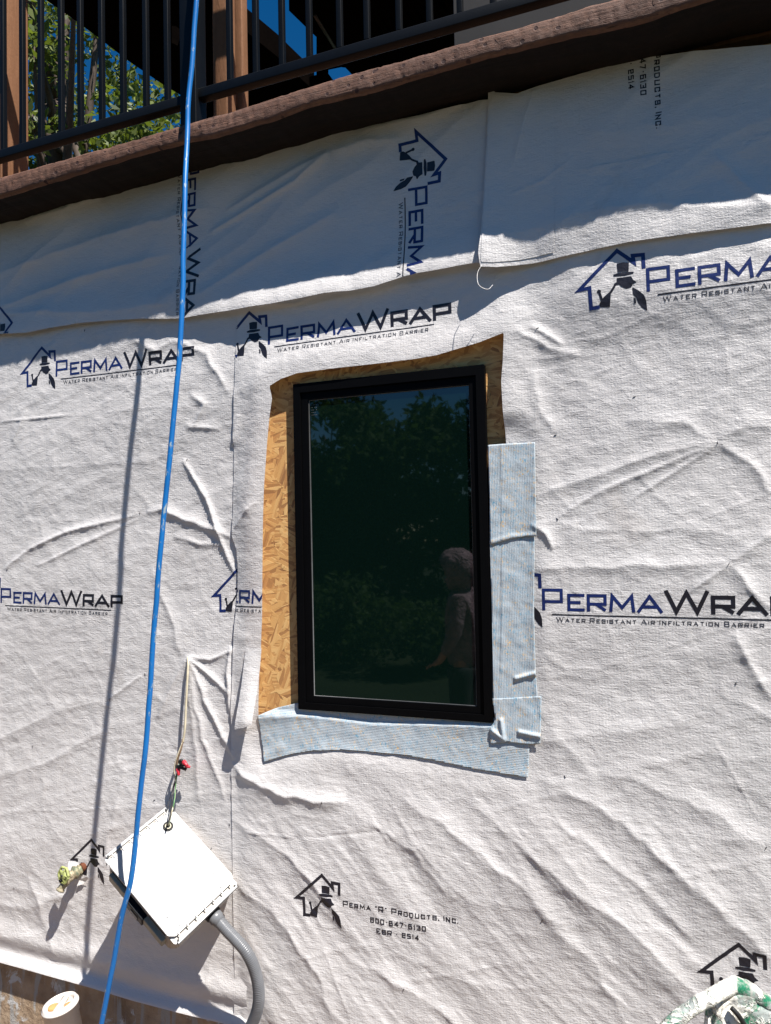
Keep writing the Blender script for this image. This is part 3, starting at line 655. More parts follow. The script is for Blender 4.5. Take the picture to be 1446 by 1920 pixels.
# ================================================================== FLASHING TAPE
def tape(name, px, label, mat, off, Hf=H_right, so=.02, extra=None, inner=.004):
    p = XZ(px, so)
    def H(X, Z):
        inh = inpoly(X, Z, HOLE); d, _ = polydist(X, Z, HL)
        h = Hf(X, Z)+.002; flat = .004+.02*np.exp(-(d/.03)**2)
        h = np.where(inh, np.maximum(np.minimum(h, np.maximum(flat, .006)), inner), np.maximum(h, inner))
        h = h+off+.0012*fbm(X*30, Z*30, 2, 7)
        if extra: h = h+extra(X, Z)
        return h
    o = obj(name, gridfill(p, .0035, H), mat)
    m = o.modifiers.new('thickness', 'SOLIDIFY'); m.thickness = .0012; m.offset = 1
    return tag(o, label, 'flashing tape', 'pieces of flashing tape stuck round the window')
def pinch(pts, w_, h_, so=.02):
    q = XZ(pts, so); return lambda X, Z: h_*np.exp(-(polydist(X, Z, q)[0]/w_)**2)
t1 = tape('flashing_tape', [(485, 1341), (520, 1327), (566, 1317), (700, 1330), (850, 1340), (925, 1345), (993, 1395), (990, 1458), (950, 1452), (890, 1442), (820, 1427), (760, 1416), (690, 1409), (640, 1406), (590, 1407), (550, 1413), (520, 1421), (497, 1428), (490, 1385)],
     'long pale blue ribbed tape strip running level under the window sill', M_TAPEH, .002, H_right, .02, pinch([(495, 1420), (530, 1400)], .02, .004), .010)
e1 = pinch([(968, 1272), (1005, 1262)], .006, .007)
t2 = tape('flashing_tape', [(922, 1311), (965, 1309), (1015, 1306), (1014, 1350), (1013, 1396), (990, 1397), (950, 1392), (919, 1396), (917, 1370), (928, 1350)],
     'short crumpled blue tape patch at the lower corner of the window, over the sill strip', M_TAPEV, .005, H_right, .03, lambda X, Z: pinch([(925, 1370), (945, 1385), (940, 1350)], .006, .007)(X, Z)+pinch([(975, 1372), (1013, 1380)], .006, .007)(X, Z), .0175)
t3 = tape('flashing_tape', [(917, 1014), (960, 1006), (1002, 1006), (1001, 1150), (1004, 1260), (1008, 1310), (965, 1315), (923, 1318), (921, 1150)],
     'long blue speckled tape piece beside the window frame, with a pinched tuck in its edge', M_TAPEV, .003, H_right, .03, e1, .0175)
t4 = tape('flashing_tape', [(914, 834), (940, 832), (1003, 829), (1004, 920), (1006, 1006), (985, 1006), (960, 1010), (918, 1022), (917, 930)],
     'blue speckled tape piece beside the window, topmost of the upright strip', M_TAPEV, .005, H_right, .03, pinch([(925, 1016), (960, 1006), (1005, 1003)], .008, .003), .0175)

# ================================================================== DECK
YD = .224
TP = [(-160, 372), (-60, 346), (21, 325), (100, 303), (173, 283), (260, 258), (346, 232), (430, 208), (500, 186), (560, 167), (607, 152), (680, 131), (746, 114), (820, 92), (900, 69), (960, 53), (1015, 37), (1060, 24), (1114, 6), (1200, -16), (1300, -42), (1500, -92)]
BP = [(-160, 402), (-60, 379), (0, 365), (90, 337), (173, 311), (240, 290), (294, 274), (400, 250), (500, 221), (573, 194), (650, 175), (746, 149), (820, 126), (900, 104), (980, 84), (1056, 66), (1140, 45), (1221, 25), (1279, 4), (1400, -30), (1550, -68)]
tp = XZ(TP, YD); bp = XZ(BP, YD)
deck = thing('wood_deck', (.6, .9, 2.05), 'weathered brown timber deck edge overhanging the wrapped wall under the black railing', 'deck')
xs = np.arange(-2.6, 3.2, .008)
zt_ = np.interp(xs, [p[0] for p in tp], [p[1] for p in tp])+.002*fbm(xs*9, xs*0, 3, 3); zb_ = -.006+np.interp(xs, [p[0] for p in bp], [p[1] for p in bp])+.005*fbm(xs*12, xs*0+4, 3, 5)
prof = [(0.24, 0, 0), (.12, 0, 0), (0.02, 0, 0), (.005, .03, 0), (0, .12, 0), (-.001, .35, 0), (0, .6, 0), (0, .85, 0), (.004, .985, 0), (.02, 1.02, 0)]
V = []; 
for (dy, f, _) in prof:
    zz = zt_*(1-f)+zb_*f; yy = -YD+dy+.0018*fbm(xs*55, xs*0+f*9, 3, 77)*(dy < .01)+.0025*fbm(xs*7, xs*0+f*1.5, 4, 8)*(dy < .06)-.003*(fbm(xs*40, xs*0+f*4, 3, 12) > .35)*(-1)*(dy < .01)
    zz = zz+.0015*fbm(xs*20, xs*0+dy*30, 3, 18)
    V.append(np.stack([xs, yy, zz], 1))
V = np.concatenate(V); n = len(xs); m_ = len(prof); idx = np.arange(n*m_).reshape(m_, n)
Fq = np.stack([idx[:-1, :-1], idx[1:, :-1], idx[1:, 1:], idx[:-1, 1:]], -1).reshape(-1, 4)
def edge_mat():
    m = Mat('weathered_plank_edge', (.15, .09, .06), .7, .35)
    a = m.noise(3.0, 8, .7, (1, 8, 14), dist=.8); fine = m.noise(45, 5, .7, (1, 1, 1.4))
    c = m.mix(m.ramp(fine, [(.35, (0, 0, 0)), (.68, (1, 1, 1))]), m.ramp(a, [(.3, (.075, .032, .020)), (.5, (.16, .078, .050)), (.75, (.28, .155, .105))]), (.10, .055, .040))
    vo = m.n('ShaderNodeTexVoronoi', feature='F1'); m.L(m.coord((1, .4, 1.0)), vo.inputs['Vector']); vo.inputs['Scale'].default_value = 26
    vo2 = m.ramp(m.math('ADD', vo.outputs['Distance'], m.math('MULTIPLY', fine, .25)), [(.27, (1, 1, 1)), (.33, (0, 0, 0))])
    c = m.mix(vo2, c, (.05, .022, .018)); m.col(c)
    gl = m.noise(6, 6, .7, (.6, 10, 26), dist=.5); ck = m.ramp(m.noise(5, 5, .6, (.5, 6, 22), (0, 0, 0), .9), [(.33, (1, 1, 1)), (.37, (0, 0, 0))]); c = m.mix(ck, c, (.04, .02, .015)); m.col(c); m.bump(gl, .004, .7); m.bump(m.math('SUBTRACT', 1.0, ck), .005, .6)
    m.bump(m.math('SUBTRACT', fine, vo2), .004, .6); m.bump(a, .004, .5); return m.m
M_EDGE2 = edge_mat()
obj('edge_plank', mesh_from(V, Fq), M_EDGE2, deck)
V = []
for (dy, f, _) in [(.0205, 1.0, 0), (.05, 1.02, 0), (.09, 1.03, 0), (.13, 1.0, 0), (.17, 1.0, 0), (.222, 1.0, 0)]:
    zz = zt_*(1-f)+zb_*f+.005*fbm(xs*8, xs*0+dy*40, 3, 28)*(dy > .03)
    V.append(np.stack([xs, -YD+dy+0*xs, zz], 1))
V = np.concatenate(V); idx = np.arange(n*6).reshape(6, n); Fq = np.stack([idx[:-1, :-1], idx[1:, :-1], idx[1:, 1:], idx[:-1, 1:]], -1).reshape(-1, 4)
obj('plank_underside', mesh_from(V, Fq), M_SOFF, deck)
for k in range(16):
    y0 = .018+k*.146; obj('deck_board', box((-4.0, y0, 2.075), (4.0, y0+.14, 2.112), .004), M_POST, deck, False)
for k in range(9):
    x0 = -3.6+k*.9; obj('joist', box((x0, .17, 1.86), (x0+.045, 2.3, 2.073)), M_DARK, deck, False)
# back posts of the deck so the boards behind the wall stand on something
for x0 in (-3.6, -1.2, 1.2, 3.5):
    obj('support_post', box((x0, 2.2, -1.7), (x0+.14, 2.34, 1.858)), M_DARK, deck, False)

# railing
YR = .165
def RW(px, py): return W(px, py, YR)
rail = thing('deck_railing', (.0, -YR, 2.12), 'black metal deck railing with square balusters along the deck edge', 'railing')
rb = [(-200, 346), (0, 294), (332, 187), (520, 127), (659, 83), (900, 14), (1300, -96)]
zr = lambda x: float(np.interp(x, [RW(*p)[0] for p in rb], [RW(*p)[2] for p in rb]))
b = bmesh.new(); xsr = [RW(*p)[0] for p in rb]; x0, x1 = xsr[0], xsr[-1]; pm = RW(363, 200)[0]
rz = (zr(xsr[1])+zr(xsr[2]))/2; rz2 = (zr(xsr[3])+zr(xsr[5]))/2
print('rail z', [round(zr(x), 3) for x in xsr], 'board top', tp[2], tp[14])
RB = .036
def sbox(p0, p1, hw, hh, bev=.003):
    p0 = Vector(p0); p1 = Vector(p1); d = (p1-p0); L = d.length; M = Matrix.Translation(p0) @ d.to_track_quat('X', 'Z').to_matrix().to_4x4()
    return box((0, -hw, -hh), (L, hw, hh), bev, M)
sl = .012
obj('bottom_rail', sbox((x0, -YR, zr(x0)-RB/2), (pm-.03, -YR, zr(pm-.1)-RB/2), .019, RB/2), M_RAIL, rail)
obj('bottom_rail', sbox((pm+.03, -YR, zr(pm+.12)-RB/2), (x1, -YR, zr(x1)-RB/2), .019, RB/2), M_RAIL, rail)
obj('top_rail', sbox((x0, -YR, zr(x0)+.92), (x1, -YR, zr(x1)+.92), .026, .02), M_RAIL, rail)
pst = obj('railing_post', box((pm-.034, -YR-.034, 2.10), (pm+.034, -YR+.034, 3.12), .004), M_RAIL, rail)
obj('post_cap', box((pm-.04, -YR-.04, 3.12), (pm+.04, -YR+.04, 3.14), .006), M_RAIL, pst)
bx = [-78, -36, 7, 43, 78, 116, 152, 192, 232, 275, 315, 432, 481, 530, 581, 638, 689, 749, 806, 863, 925, 990, 1055, 1125]
b0 = None
for px in bx:
    x = RW(px, float(np.interp(px, [p[0] for p in rb], [p[1] for p in rb])))[0]; zz = zr(x)
    if b0 is None: b0 = obj('baluster', box((-.0095, -.0095, 0), (.0095, .0095, .90), .0015), M_RAIL, rail); q = b0
    else: q = b0.copy(); link(q)
    q.location = (x, -YR, zz-.004)
# one more pair of posts farther along so the rail is carried at its ends
for x in (x0, x1): obj('railing_post', box((x-.034, -YR-.034, 2.125), (x+.034, -YR+.034, 3.10), .004), M_RAIL, rail)

# timber posts standing on the deck behind the rail
def tpost(px0, px1, py, y, label, h=2.6):
    a = W(px0, py, -y); c = W(px1, py, -y); wd = c[0]-a[0]
    o = obj('timber_post', box((a[0], y, 2.112), (c[0], y+wd, 2.112+h), .006), M_POST); return tag(o, label, 'post', 'brown posts standing on the deck')
tpost(-44, 3, 330, -.02, 'brown timber post at the far end of the railing, beside the tree leaves')
tpost(400, 427, 215, .02, 'narrow brown timber post just right of the black railing post')
tpost(438, 456, 200, .10, 'second thinner brown timber post behind the railing, half in shadow', 2.5)

# upper deck of dark timber seen from below: slabs with openings where the sky shows
ZU = 3.9
def slab(outer, holes, z, th, name, parent, mat=M_DARK):
    vs = []; ed = []; loops = [outer]+holes
    for lp in loops:
        i0 = len(vs); vs += [Vector((WH(a, b, z)[0], WH(a, b, z)[1])) for a, b in lp]; ed += [(i0+k, i0+(k+1) % len(lp)) for k in range(len(lp))]
    hp = [[(v.x, v.y) for v in vs[sum(len(l) for l in loops[:j+1]):sum(len(l) for l in loops[:j+2])]] for j in range(len(holes))]
    op = [(v.x, v.y) for v in vs[:len(outer)]]
    v2, e2, f2, *_ = mgeo.delaunay_2d_cdt(vs, ed, [], 0, 1e-6)
    b = bmesh.new(); lo_ = [b.verts.new((v.x, v.y, z)) for v in v2]
    for f in f2:
        c = sum((v2[i] for i in f), Vector((0, 0)))/len(f); ca = np.array([c.x]); cb = np.array([c.y])
        if inpoly(ca, cb, op)[0] and not any(inpoly(ca, cb, h)[0] for h in hp):
            b.faces.new([lo_[i] for i in f])
    bmesh.ops.delete(b, geom=[v for v in b.verts if not v.link_faces], context='VERTS')
    r_ = bmesh.ops.extrude_face_region(b, geom=b.faces[:]); 
    for e in r_['geom']:
        if isinstance(e, bmesh.types.BMVert): e.co.z += th
    bmesh.ops.recalc_face_normals(b, faces=b.faces[:])
    return obj(name, b, mat, parent, False)
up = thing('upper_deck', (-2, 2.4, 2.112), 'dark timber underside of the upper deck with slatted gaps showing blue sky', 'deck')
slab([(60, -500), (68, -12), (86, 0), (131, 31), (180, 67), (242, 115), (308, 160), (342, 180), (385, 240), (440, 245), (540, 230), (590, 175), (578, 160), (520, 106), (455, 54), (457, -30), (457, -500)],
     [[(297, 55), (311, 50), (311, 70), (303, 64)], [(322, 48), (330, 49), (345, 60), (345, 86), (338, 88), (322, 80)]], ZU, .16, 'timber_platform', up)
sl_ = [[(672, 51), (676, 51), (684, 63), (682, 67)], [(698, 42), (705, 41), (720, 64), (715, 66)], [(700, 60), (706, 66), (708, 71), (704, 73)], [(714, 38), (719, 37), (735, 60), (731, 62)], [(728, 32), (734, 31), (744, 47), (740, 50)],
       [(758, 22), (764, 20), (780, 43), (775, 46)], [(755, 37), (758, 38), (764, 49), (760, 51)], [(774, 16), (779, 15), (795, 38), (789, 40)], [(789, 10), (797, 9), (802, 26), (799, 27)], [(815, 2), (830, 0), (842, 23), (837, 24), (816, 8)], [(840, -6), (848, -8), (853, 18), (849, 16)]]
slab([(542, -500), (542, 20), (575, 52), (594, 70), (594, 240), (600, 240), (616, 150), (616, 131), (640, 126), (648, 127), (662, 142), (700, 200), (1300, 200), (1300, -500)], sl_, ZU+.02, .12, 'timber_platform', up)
# a light steel edge strip catching the sun beside the gap
p0 = WH(590, 28, ZU-.02); p1 = WH(628, 90, ZU-.02)
obj('edge_strip', tube([p0, p1], .012, 6), M_STEEL, up)
for (px, py) in ((605, 150),):
    q = WH(px, py, ZU); obj('support_post', box((q[0]-.07, q[1]-.07, -1.7), (q[0]+.07, q[1]+.07, ZU)), M_DARK, up, False)
# grey wall panel of the storey above
a = W(851, 60, -.32)
o = obj('grey_wall_panel', box((a[0], .32, 2.113), (5.0, .40, 4.6), .003), M_CLAD); tag(o, 'plain grey wall panel standing behind the railing above the deck', 'wall panel')

# ================================================================== TREES
def leaves(centres, nper, rc, size, flat=.75):
    n = len(centres)*nper; c = np.repeat(np.asarray(centres), nper, 0); d = rng.normal(size=(n, 3)); d /= np.linalg.norm(d, axis=1)[:, None]
    r_ = rng.random(n)**.5; p = c+d*(r_*rc)[:, None]*np.array([1, 1, flat])
    u = rng.normal(size=(n, 3)); u /= np.linalg.norm(u, axis=1)[:, None]; v = np.cross(u, rng.normal(size=(n, 3))); v /= np.linalg.norm(v, axis=1)[:, None]
    s = size*(.6+.8*rng.random(n))[:, None]; w_ = np.cross(u, v)
    a = p-u*s; b = p+v*s*.42+w_*s*.12; c2 = p+u*s; d2 = p-v*s*.42+w_*s*.12
    V = np.stack([a, b, c2, d2], 1).reshape(-1, 3); return V, np.arange(4*n).reshape(n, 4)
def tree(base, h, cc, rad, ncl, nper, rc, lsize, mat, label, group, limbs, name='leafy_tree'):
    t = thing(name, tuple(base), label, 'tree', group); bs = np.array(base, float)
    cen = []
    for _ in range(ncl):
        d = rng.normal(size=3); d /= np.linalg.norm(d); cen.append(np.array(cc)+d*np.array(rad)*rng.random()**.42)
    V, Fq = leaves(cen, nper, rc, lsize); obj('crown', mesh_from(V, Fq), mat, t, False)
    top = np.array(cc)+[0, 0, rad[2]*.6]; tr = spline([bs-[0, 0, .15], bs+(top-bs)*.35+[.08, .05, 0], bs+(top-bs)*.7+[-.1, 0, 0], top], 6)
    V1, F1 = tube_np(tr, np.linspace(.16, .02, len(tr))*h/5, 9); Vs = [V1]; Fs = list(F1); nv = len(V1)
    for i in range(limbs):
        st = tr[int(len(tr)*(.35+.5*rng.random()))]; e = cen[rng.integers(len(cen))]; mid = (st+e)/2+rng.normal(size=3)*.12
        V2, F2 = tube_np(spline([st, mid, e], 5), np.linspace(.045, .008, 11)*h/5, 6); Vs.append(V2); Fs += [tuple(k+nv for k in f) for f in F2]; nv += len(V2)
    obj('trunk', mesh_from(np.concatenate(Vs), Fs), M_BARK, t); return t
q = WH(120, 150, 4.9); dd = ray(130, 170); dd = dd/np.linalg.norm(dd); cc = CAM+dd*8.6
tree((cc[0]-.6, cc[1]+.3, -1.65), 7, cc, (1.5, 1.3, 1.75), 118, 80, .25, .050, M_LEAF, 'green leafy tree against blue sky behind the black railing', None, 26)
for i, (x, y, h) in enumerate([(-11.5, -13.5, 4.7), (-8.6, -12.3, 4.4), (-6.2, -13.2, 4.2), (-4.2, -12.2, 3.9), (-1.6, -12.8, 4.9), (.9, -12.4, 4.6), (4.2, -13, 4.6), (-14.5, -12.6, 4.8)]):
    h *= 1.26; tree((x, y, -1.25), h, (x, y, -1.2+h*.50), (1.85, 1.3, h*.49), 120, 95, .55, .105, M_LEAFD, ['bushy dark green tree standing opposite the house, seen only as a reflection in the window'][0], 'trees standing opposite the house', 10, 'garden_tree')

for i, (x, y, h) in enumerate([(-7.4, -9.4, 1.5), (-5.4, -8.8, 1.3), (-3.7, -8.3, 1.35), (-2.1, -7.9, 1.2), (-.6, -8.4, 1.4), (-9.6, -9.9, 1.5), (1.1, -8.8, 1.4)]):
    tree((x, y, -1.3), h, (x, y, -1.3+h*.48), (1.05, .8, h*.46), 55, 75, .30, .06, M_LEAFD, 'low leafy shrub opposite the house, seen only as a reflection in the window', 'low shrubs opposite the house', 4, 'garden_shrub')
# ================================================================== BLUE HOSE
HP = [(376, -260, .235), (372, -80, .24), (368, 0, .245), (360, 110, .25), (352, 230, .265), (346, 400, .32), (342, 560, .345), (334, 700, .36), (322, 830, .37), (303, 1010, .38), (287, 1200, .38), (275, 1390, .38), (262, 1500, .38), (247, 1640, .38), (232, 1700, .38), (215, 1790, .375), (190, 1920, .37), (176, 2020, .36)]
hp = spline([W(*p) for p in HP], 10); hp += np.stack([.003*fbm(hp[:, 2]*7, hp[:, 2]*0, 2, 3), .003*fbm(hp[:, 2]*7, hp[:, 2]*0+9, 2, 3), 0*hp[:, 2]], 1)
end = hp[-1]; hp = np.concatenate([hp, spline([end+[-.02, -.0, -.12], end+[-.06, -.1, -.29], [end[0]-.3, end[1]-.35, -1.535], [end[0]-.9, end[1]-.6, -1.50]], 8)])
ho = obj('hose', tube(hp, .0088, 14), M_HOSE); tag(ho, 'scuffed bright blue hose hanging down in front of the wall from above the deck', 'hose')

# ================================================================== ELECTRICAL BOX
nb = Vector((.47, -.54, .70)).normalized(); e1 = Vector((-.206+.53, -.093+.07, -.606+.371)).normalized()
e1 = (e1-nb*e1.dot(nb)).normalized(); e2 = nb.cross(e1)      # e1: towards the lower right corner; e2: up along the lid
CB = W(322, 1633, .185); WX, WY = .405, .284; DB = .115
MB = Matrix(((e1.x, e2.x, nb.x, CB[0]), (e1.y, e2.y, nb.y, CB[1]), (e1.z, e2.z, nb.z, CB[2]), (0, 0, 0, 1)))
print('box axes', e1, e2, 'back corners y', [(MB @ Vector((sx*WX/2, sy*WY/2, -DB))).y for sx in (-1, 1) for sy in (-1, 1)])
ebox = thing('electrical_box', tuple(CB), 'tilted white plastic electrical enclosure hanging from the wall by its conduit and wires', 'electrical box')
def OB(name, b, m, parent=ebox, smooth=False):
    b.transform(MB); return obj(name, b, m, parent, smooth)
# photograph: the hinge edges run from T to L and from R to B (the short sides, along e2)
hw, hh = WX/2, WY/2
def chamf(w_, h_, c): return [(-w_+c, -h_), (w_-c, -h_), (w_, -h_+c), (w_, h_-c), (w_-c, h_), (-w_+c, h_), (-w_, h_-c), (-w_, -h_+c)]
OB('enclosure_body', prism(chamf(hw-.014, hh-.005, .022), -DB, -.012, None, .004), M_BOXB)
OB('mounting_flange', prism(chamf(hw, hh-.004, .012), -.018, -.0108, None, .0015), M_BOX)
lid = OB('lid', prism(chamf(hw-.024, hh-.001, .018), -.0105, .006, None, .002), M_BOX)
for s_x in (-1, 1):
    b = box((s_x*hw-.011 if s_x > 0 else -hw, -hh+.012, -.0106), (hw if s_x > 0 else -hw+.011, hh-.012, -.003), .002)
    OB('side_lip', b, M_BOX)
    OB('hinge_groove_shade', box((s_x*(hw-.0175)-.0055, -hh+.014, -.0107), (s_x*(hw-.0175)+.0055, hh-.014, -.0098)), M_BOXB)  # strip in the body's tone stands in for the groove's shade line
    for k in range(7):
        yk = -hh+.03+k*(WY-.06)/6
        OB('hinge_rib', box((s_x*(hw-.024)-.010, yk-.0018, .004), (s_x*(hw-.024)+.008, yk+.0018, .010), .0005), M_BOX)
    for s_y in (-1, 1):
        OB('mounting_hole', prism(circ((s_x*(hw-.009), s_y*(hh-.018)), .0045, .0045, 12), -.003, -.0022), M_RUB)
for (u, v) in [(-.62, .05), (.55, .72), (.80, .62), (.55, -.72), (.80, -.62)]:
    b = prism(circ((u*hw, v*hh), .0065, .0065, 14), .006, .011, None, .0008)
    if u > 0: OB('lid_screw', b, M_BOX)
OB('centre_boss', prism(circ((0, 0), .015, .015, 20), .006, .0078, None, .0006), M_BOX)
OB('centre_screw', prism(circ((0, 0), .003, .003, 10), .0068, .009), M_SEAL)
# knockout with grommet near the upper corner
KO = (-hw*.66, hh*.62)
def tor(c, r0, r1, z): 
    p = [Vector((c[0]+r0*math.cos(a), c[1]+r0*math.sin(a), z)) for a in np.linspace(0, 2*math.pi, 24, endpoint=False)]
    b = bmesh.new(); rings = []
    for i in range(24):
        a = 2*math.pi*i/24; rr = []
        for k in range(8):
            f = 2*math.pi*k/8; r_ = r0+r1*math.cos(f); rr.append(b.verts.new((c[0]+r_*math.cos(a), c[1]+r_*math.sin(a), z+r1*math.sin(f))))
        rings.append(rr)
    for i in range(24):
        for k in range(8): b.faces.new((rings[i][k], rings[(i+1) % 24][k], rings[(i+1) % 24][(k+1) % 8], rings[i][(k+1) % 8]))
    return b
OB('knockout_hole', prism(circ(KO, .0165, .0165, 20), .006, .0064), M_RUB)
OB('rubber_grommet', tor(KO, .016, .0032, .007), M_RUB, ebox, True)
ringw = tor(KO, .0095, .0022, .0095); OB('coiled_wire_end', ringw, M_CREAM, ebox, True)
# latches on the lower-left side (the side facing -e2)
OB('hinge_latch', box((-.150, -hh-.010, -.085), (-.060, -hh+.012, -.035), .004), M_LATCH)
OB('hinge_latch', box((.045, -hh-.012, -.095), (.150, -hh+.012, -.050), .004), M_LATCH)
lt = OB('dark_latch', box((-.050, -hh-.018, -.100), (.048, -hh+.008, -.045), .004), M_RAIL)
OB('latch_plate', box((-.014, -hh-.0205, -.092), (.026, -hh-.0175, -.062), .002), M_STEEL, lt)
for x_ in (-.11, .10): OB('latch_recess', box((x_-.045, -hh+.004, -.042), (x_+.045, -hh+.012, -.016), .002), M_RUB)
# conduit fitting on the lower right face (+e1)
FIT = (hw-.016, hh*.18, -.060)
Mx = MB @ Matrix.Translation(FIT) @ Matrix.Rotation(R(90), 4, 'Y')
hexp = [(.031*math.cos(a), .031*math.sin(a)) for a in np.linspace(0, 2*math.pi, 6, endpoint=False)]
b = prism(hexp, 0, .020, Mx, .002); obj('conduit_locknut', b, M_RUB, ebox, False)
obj('conduit_fitting', lathe([(.024, .018), (.026, .022), (.026, .036), (.0225, .04), (.0225, .05)], 20, Mx), M_COND, ebox)
p0 = np.array(Mx @ Vector((0, 0, .035))); p0b = np.array(Mx @ Vector((0, 0, .085)))
cpts = [p0, p0b, W(462, 1785, .14), W(481, 1830, .12), W(485, 1880, .11), W(470, 1925, .10), W(440, 1965, .10), W(400, 2010, .11)]
cp = spline(cpts, 26)
rr_ = .0205+.0011*np.sin(np.arange(len(cp))*2*math.pi/2.6)
dl = np.linalg.norm(np.diff(cp, axis=0), axis=1); Lc = np.concatenate([[0], np.cumsum(dl)]); ns = 420; ts = np.linspace(0, Lc[-1], ns)
cpf = np.stack([np.interp(ts, Lc, cp[:, k]) for k in range(3)], 1); rr_ = .0203+.0009*np.sin(ts*2*math.pi/.0062)
co_ = obj('flexible_conduit', tube(cpf, rr_, 18), M_COND); tag(co_, 'grey ribbed flexible conduit curving down from the white electrical box', 'conduit')

# wires: cream cable out of the wall, twist connectors, wires into the box
ko = np.array(MB @ Vector((KO[0], KO[1], .012)))
def wr(pts, r_, name, m, par): return obj(name, tube(spline(pts, 8), r_, 8), m, par)
kn = W(338, 1436, .05)
bun = thing('wire_bundle', tuple(kn), 'cream cable from a hole in the wrap with red and black connectors above the box', 'wiring')
wr([W(352, 1228, -.004), W(353, 1236, .022), W(352, 1262, .036), W(349, 1320, .042), W(347, 1365, .045), W(343, 1393, .047)], .0042, 'cream_cable', M_CREAM, bun)
wr([W(343, 1385, .047), W(340, 1404, .052), W(334, 1422, .055), W(331, 1440, .055)], .0034, 'frayed_sheath', M_WBROWN, bun)
wr([W(342, 1392, .050), W(333, 1416, .06), W(327, 1440, .06), W(329, 1470, .06), W(328, 1495, .07), W(323, 1520, .12), ko], .0022, 'cream_wire', M_CREAM, bun)
wr([W(337, 1430, .056), W(332, 1455, .06), W(329, 1480, .07), W(326, 1508, .11), ko+[.003, 0, .0]], .0018, 'green_wire', M_GREENW, bun)
wr([W(336, 1436, .05), W(328, 1465, .055), W(323, 1500, .08), W(319, 1530, .15), ko+[-.004, 0, 0]], .0024, 'black_wire', M_BLKW, bun)
wr([W(336, 1436, .05), W(326, 1470, .045), W(318, 1500, .06), W(314, 1520, .09)], .0012, 'thin_wire', M_BLKW, bun)
def nut(p, d, s=1.0, m=M_RED, name='red_wire_connector'): 
    M = frame_to(p, d); o = obj(name, lathe([(.0045*s, 0), (.0085*s, .001*s), (.0085*s, .008*s), (.0065*s, .014*s), (.0055*s, .024*s), (.003*s, .026*s)], 14, M), m, bun); return o
nut(W(334, 1441, .065), (.35, -.3, -.9)); nut(W(344, 1428, .075), (.9, -.3, -.45)); nut(W(349, 1436, .06), (1, -.2, -.1), .8)
nut(W(338, 1429, .07), (.6, -.5, .5), 1.0, M_RUB, 'black_wire_connector')
for (a, b_, c, d) in [(333, 1441, 352, 1433), (331, 1436, 350, 1443), (335, 1445, 347, 1428)]:
    obj('tape_wrap', tube(spline([W(a, b_, .055), (W(a, b_, .06)+W(c, d, .06))/2+[0, -.008, .004], W(c, d, .058)], 5), .0055, 8), M_RUB, bun)

# ================================================================== HOSE BIB
vb = W(150, 1632, .02); VB = Vector(vb)
ax_scale = .72
bib = thing('water_spigot', tuple(vb), 'corroded brass outdoor tap with a round green handwheel poking through the wrap', 'tap')
def brass():
    m = Mat('corroded_brass', (.35, .3, .17), .6, .4, .3); a = m.ramp(m.noise(45, 5, .7), [(.38, (.10, .14, .10)), (.5, (.30, .27, .17)), (.62, (.46, .38, .27))]); m.col(a); m.bump(m.noise(90, 3), .002, .7); return m.m
M_BR = brass(); M_WH = paint('flaking_green_paint', (.42, .46, .16), .5, .4, .6, 60); M_RUST = paint('rusty_pipe', (.20, .075, .04), .9, .2, .4)
ax = Vector((-.30, -.92, -.12)).normalized()
obj('pipe_stub', lathe([(.017, -.04), (.017, .03)], 16, frame_to(VB+Vector((.025, .02, .02)), ax)), M_RUST, bib)
obj('valve_body', lathe([(.012, .0), (.022, .004), (.023, .010), (.018, .013), (.024, .018), (.027, .028), (.020, .036), (.014, .040), (.017, .042), (.017, .052), (.006, .054), (.005, .074)], 6, frame_to(VB+Vector((.012, -.005, .008)), ax)), M_BR, bib)
bc = VB+Vector((.012, -.005, .008))+ax*.03
sp = spline([bc, bc+Vector((-.012, -.018, -.020)), bc+Vector((-.026, -.036, -.042)), bc+Vector((-.032, -.042, -.056))], 5)
sto = obj('spout', tube(sp, np.array([.016]*5+[.014]*5+[.0135]*3+[.0165]*3), 16), M_BR, bib)
obj('spout_opening', lathe([(.0135, -.001), (.0135, .0012)], 16, frame_to(sp[-1], sp[-1]-sp[-2])), M_RUB, sto)
obj('bib_yoke', tube(spline([bc+Vector((0, -.01, -.02)), bc+Vector((-.02, -.035, -.024)), bc+ax*.06], 5), .005, 8), M_RAIL, bib)
wc = VB+Vector((.012, -.005, .008))+ax*.074+Vector((0, 0, .012)); MW = frame_to(wc, Vector((-.18, -.92, .12)))
V = []; Fs = []; nv = 0
a_l = np.linspace(0, 2*math.pi, 33); rim = np.stack([(.029+.0018*np.cos(a_l*6))*np.cos(a_l), (.029+.0018*np.cos(a_l*6))*np.sin(a_l), 0*a_l], 1)
def addt(p, r_, sg=8):
    global nv
    v, f = tube_np(p, r_, sg); V.append(v); Fs.extend([tuple(k+nv for k in q) for q in f]); nv += len(v)
addt(rim, .0052)
for k in range(5):
    a = k*2*math.pi/5; addt(np.array([[0, 0, .003], [.015*math.cos(a), .015*math.sin(a), .002], [.029*math.cos(a), .029*math.sin(a), 0]]), .0042)
me = mesh_from(np.concatenate(V), Fs); me.transform(MW); hwl = obj('handwheel', me, M_WH, bib)
obj('wheel_hub', lathe([(.018, -.003), (.018, .004), (.008, .007)], 16, MW), M_WH, hwl)
obj('wheel_screw', lathe([(.004, .006), (.004, .009), (.002, .010)], 12, MW), M_STEEL, hwl)
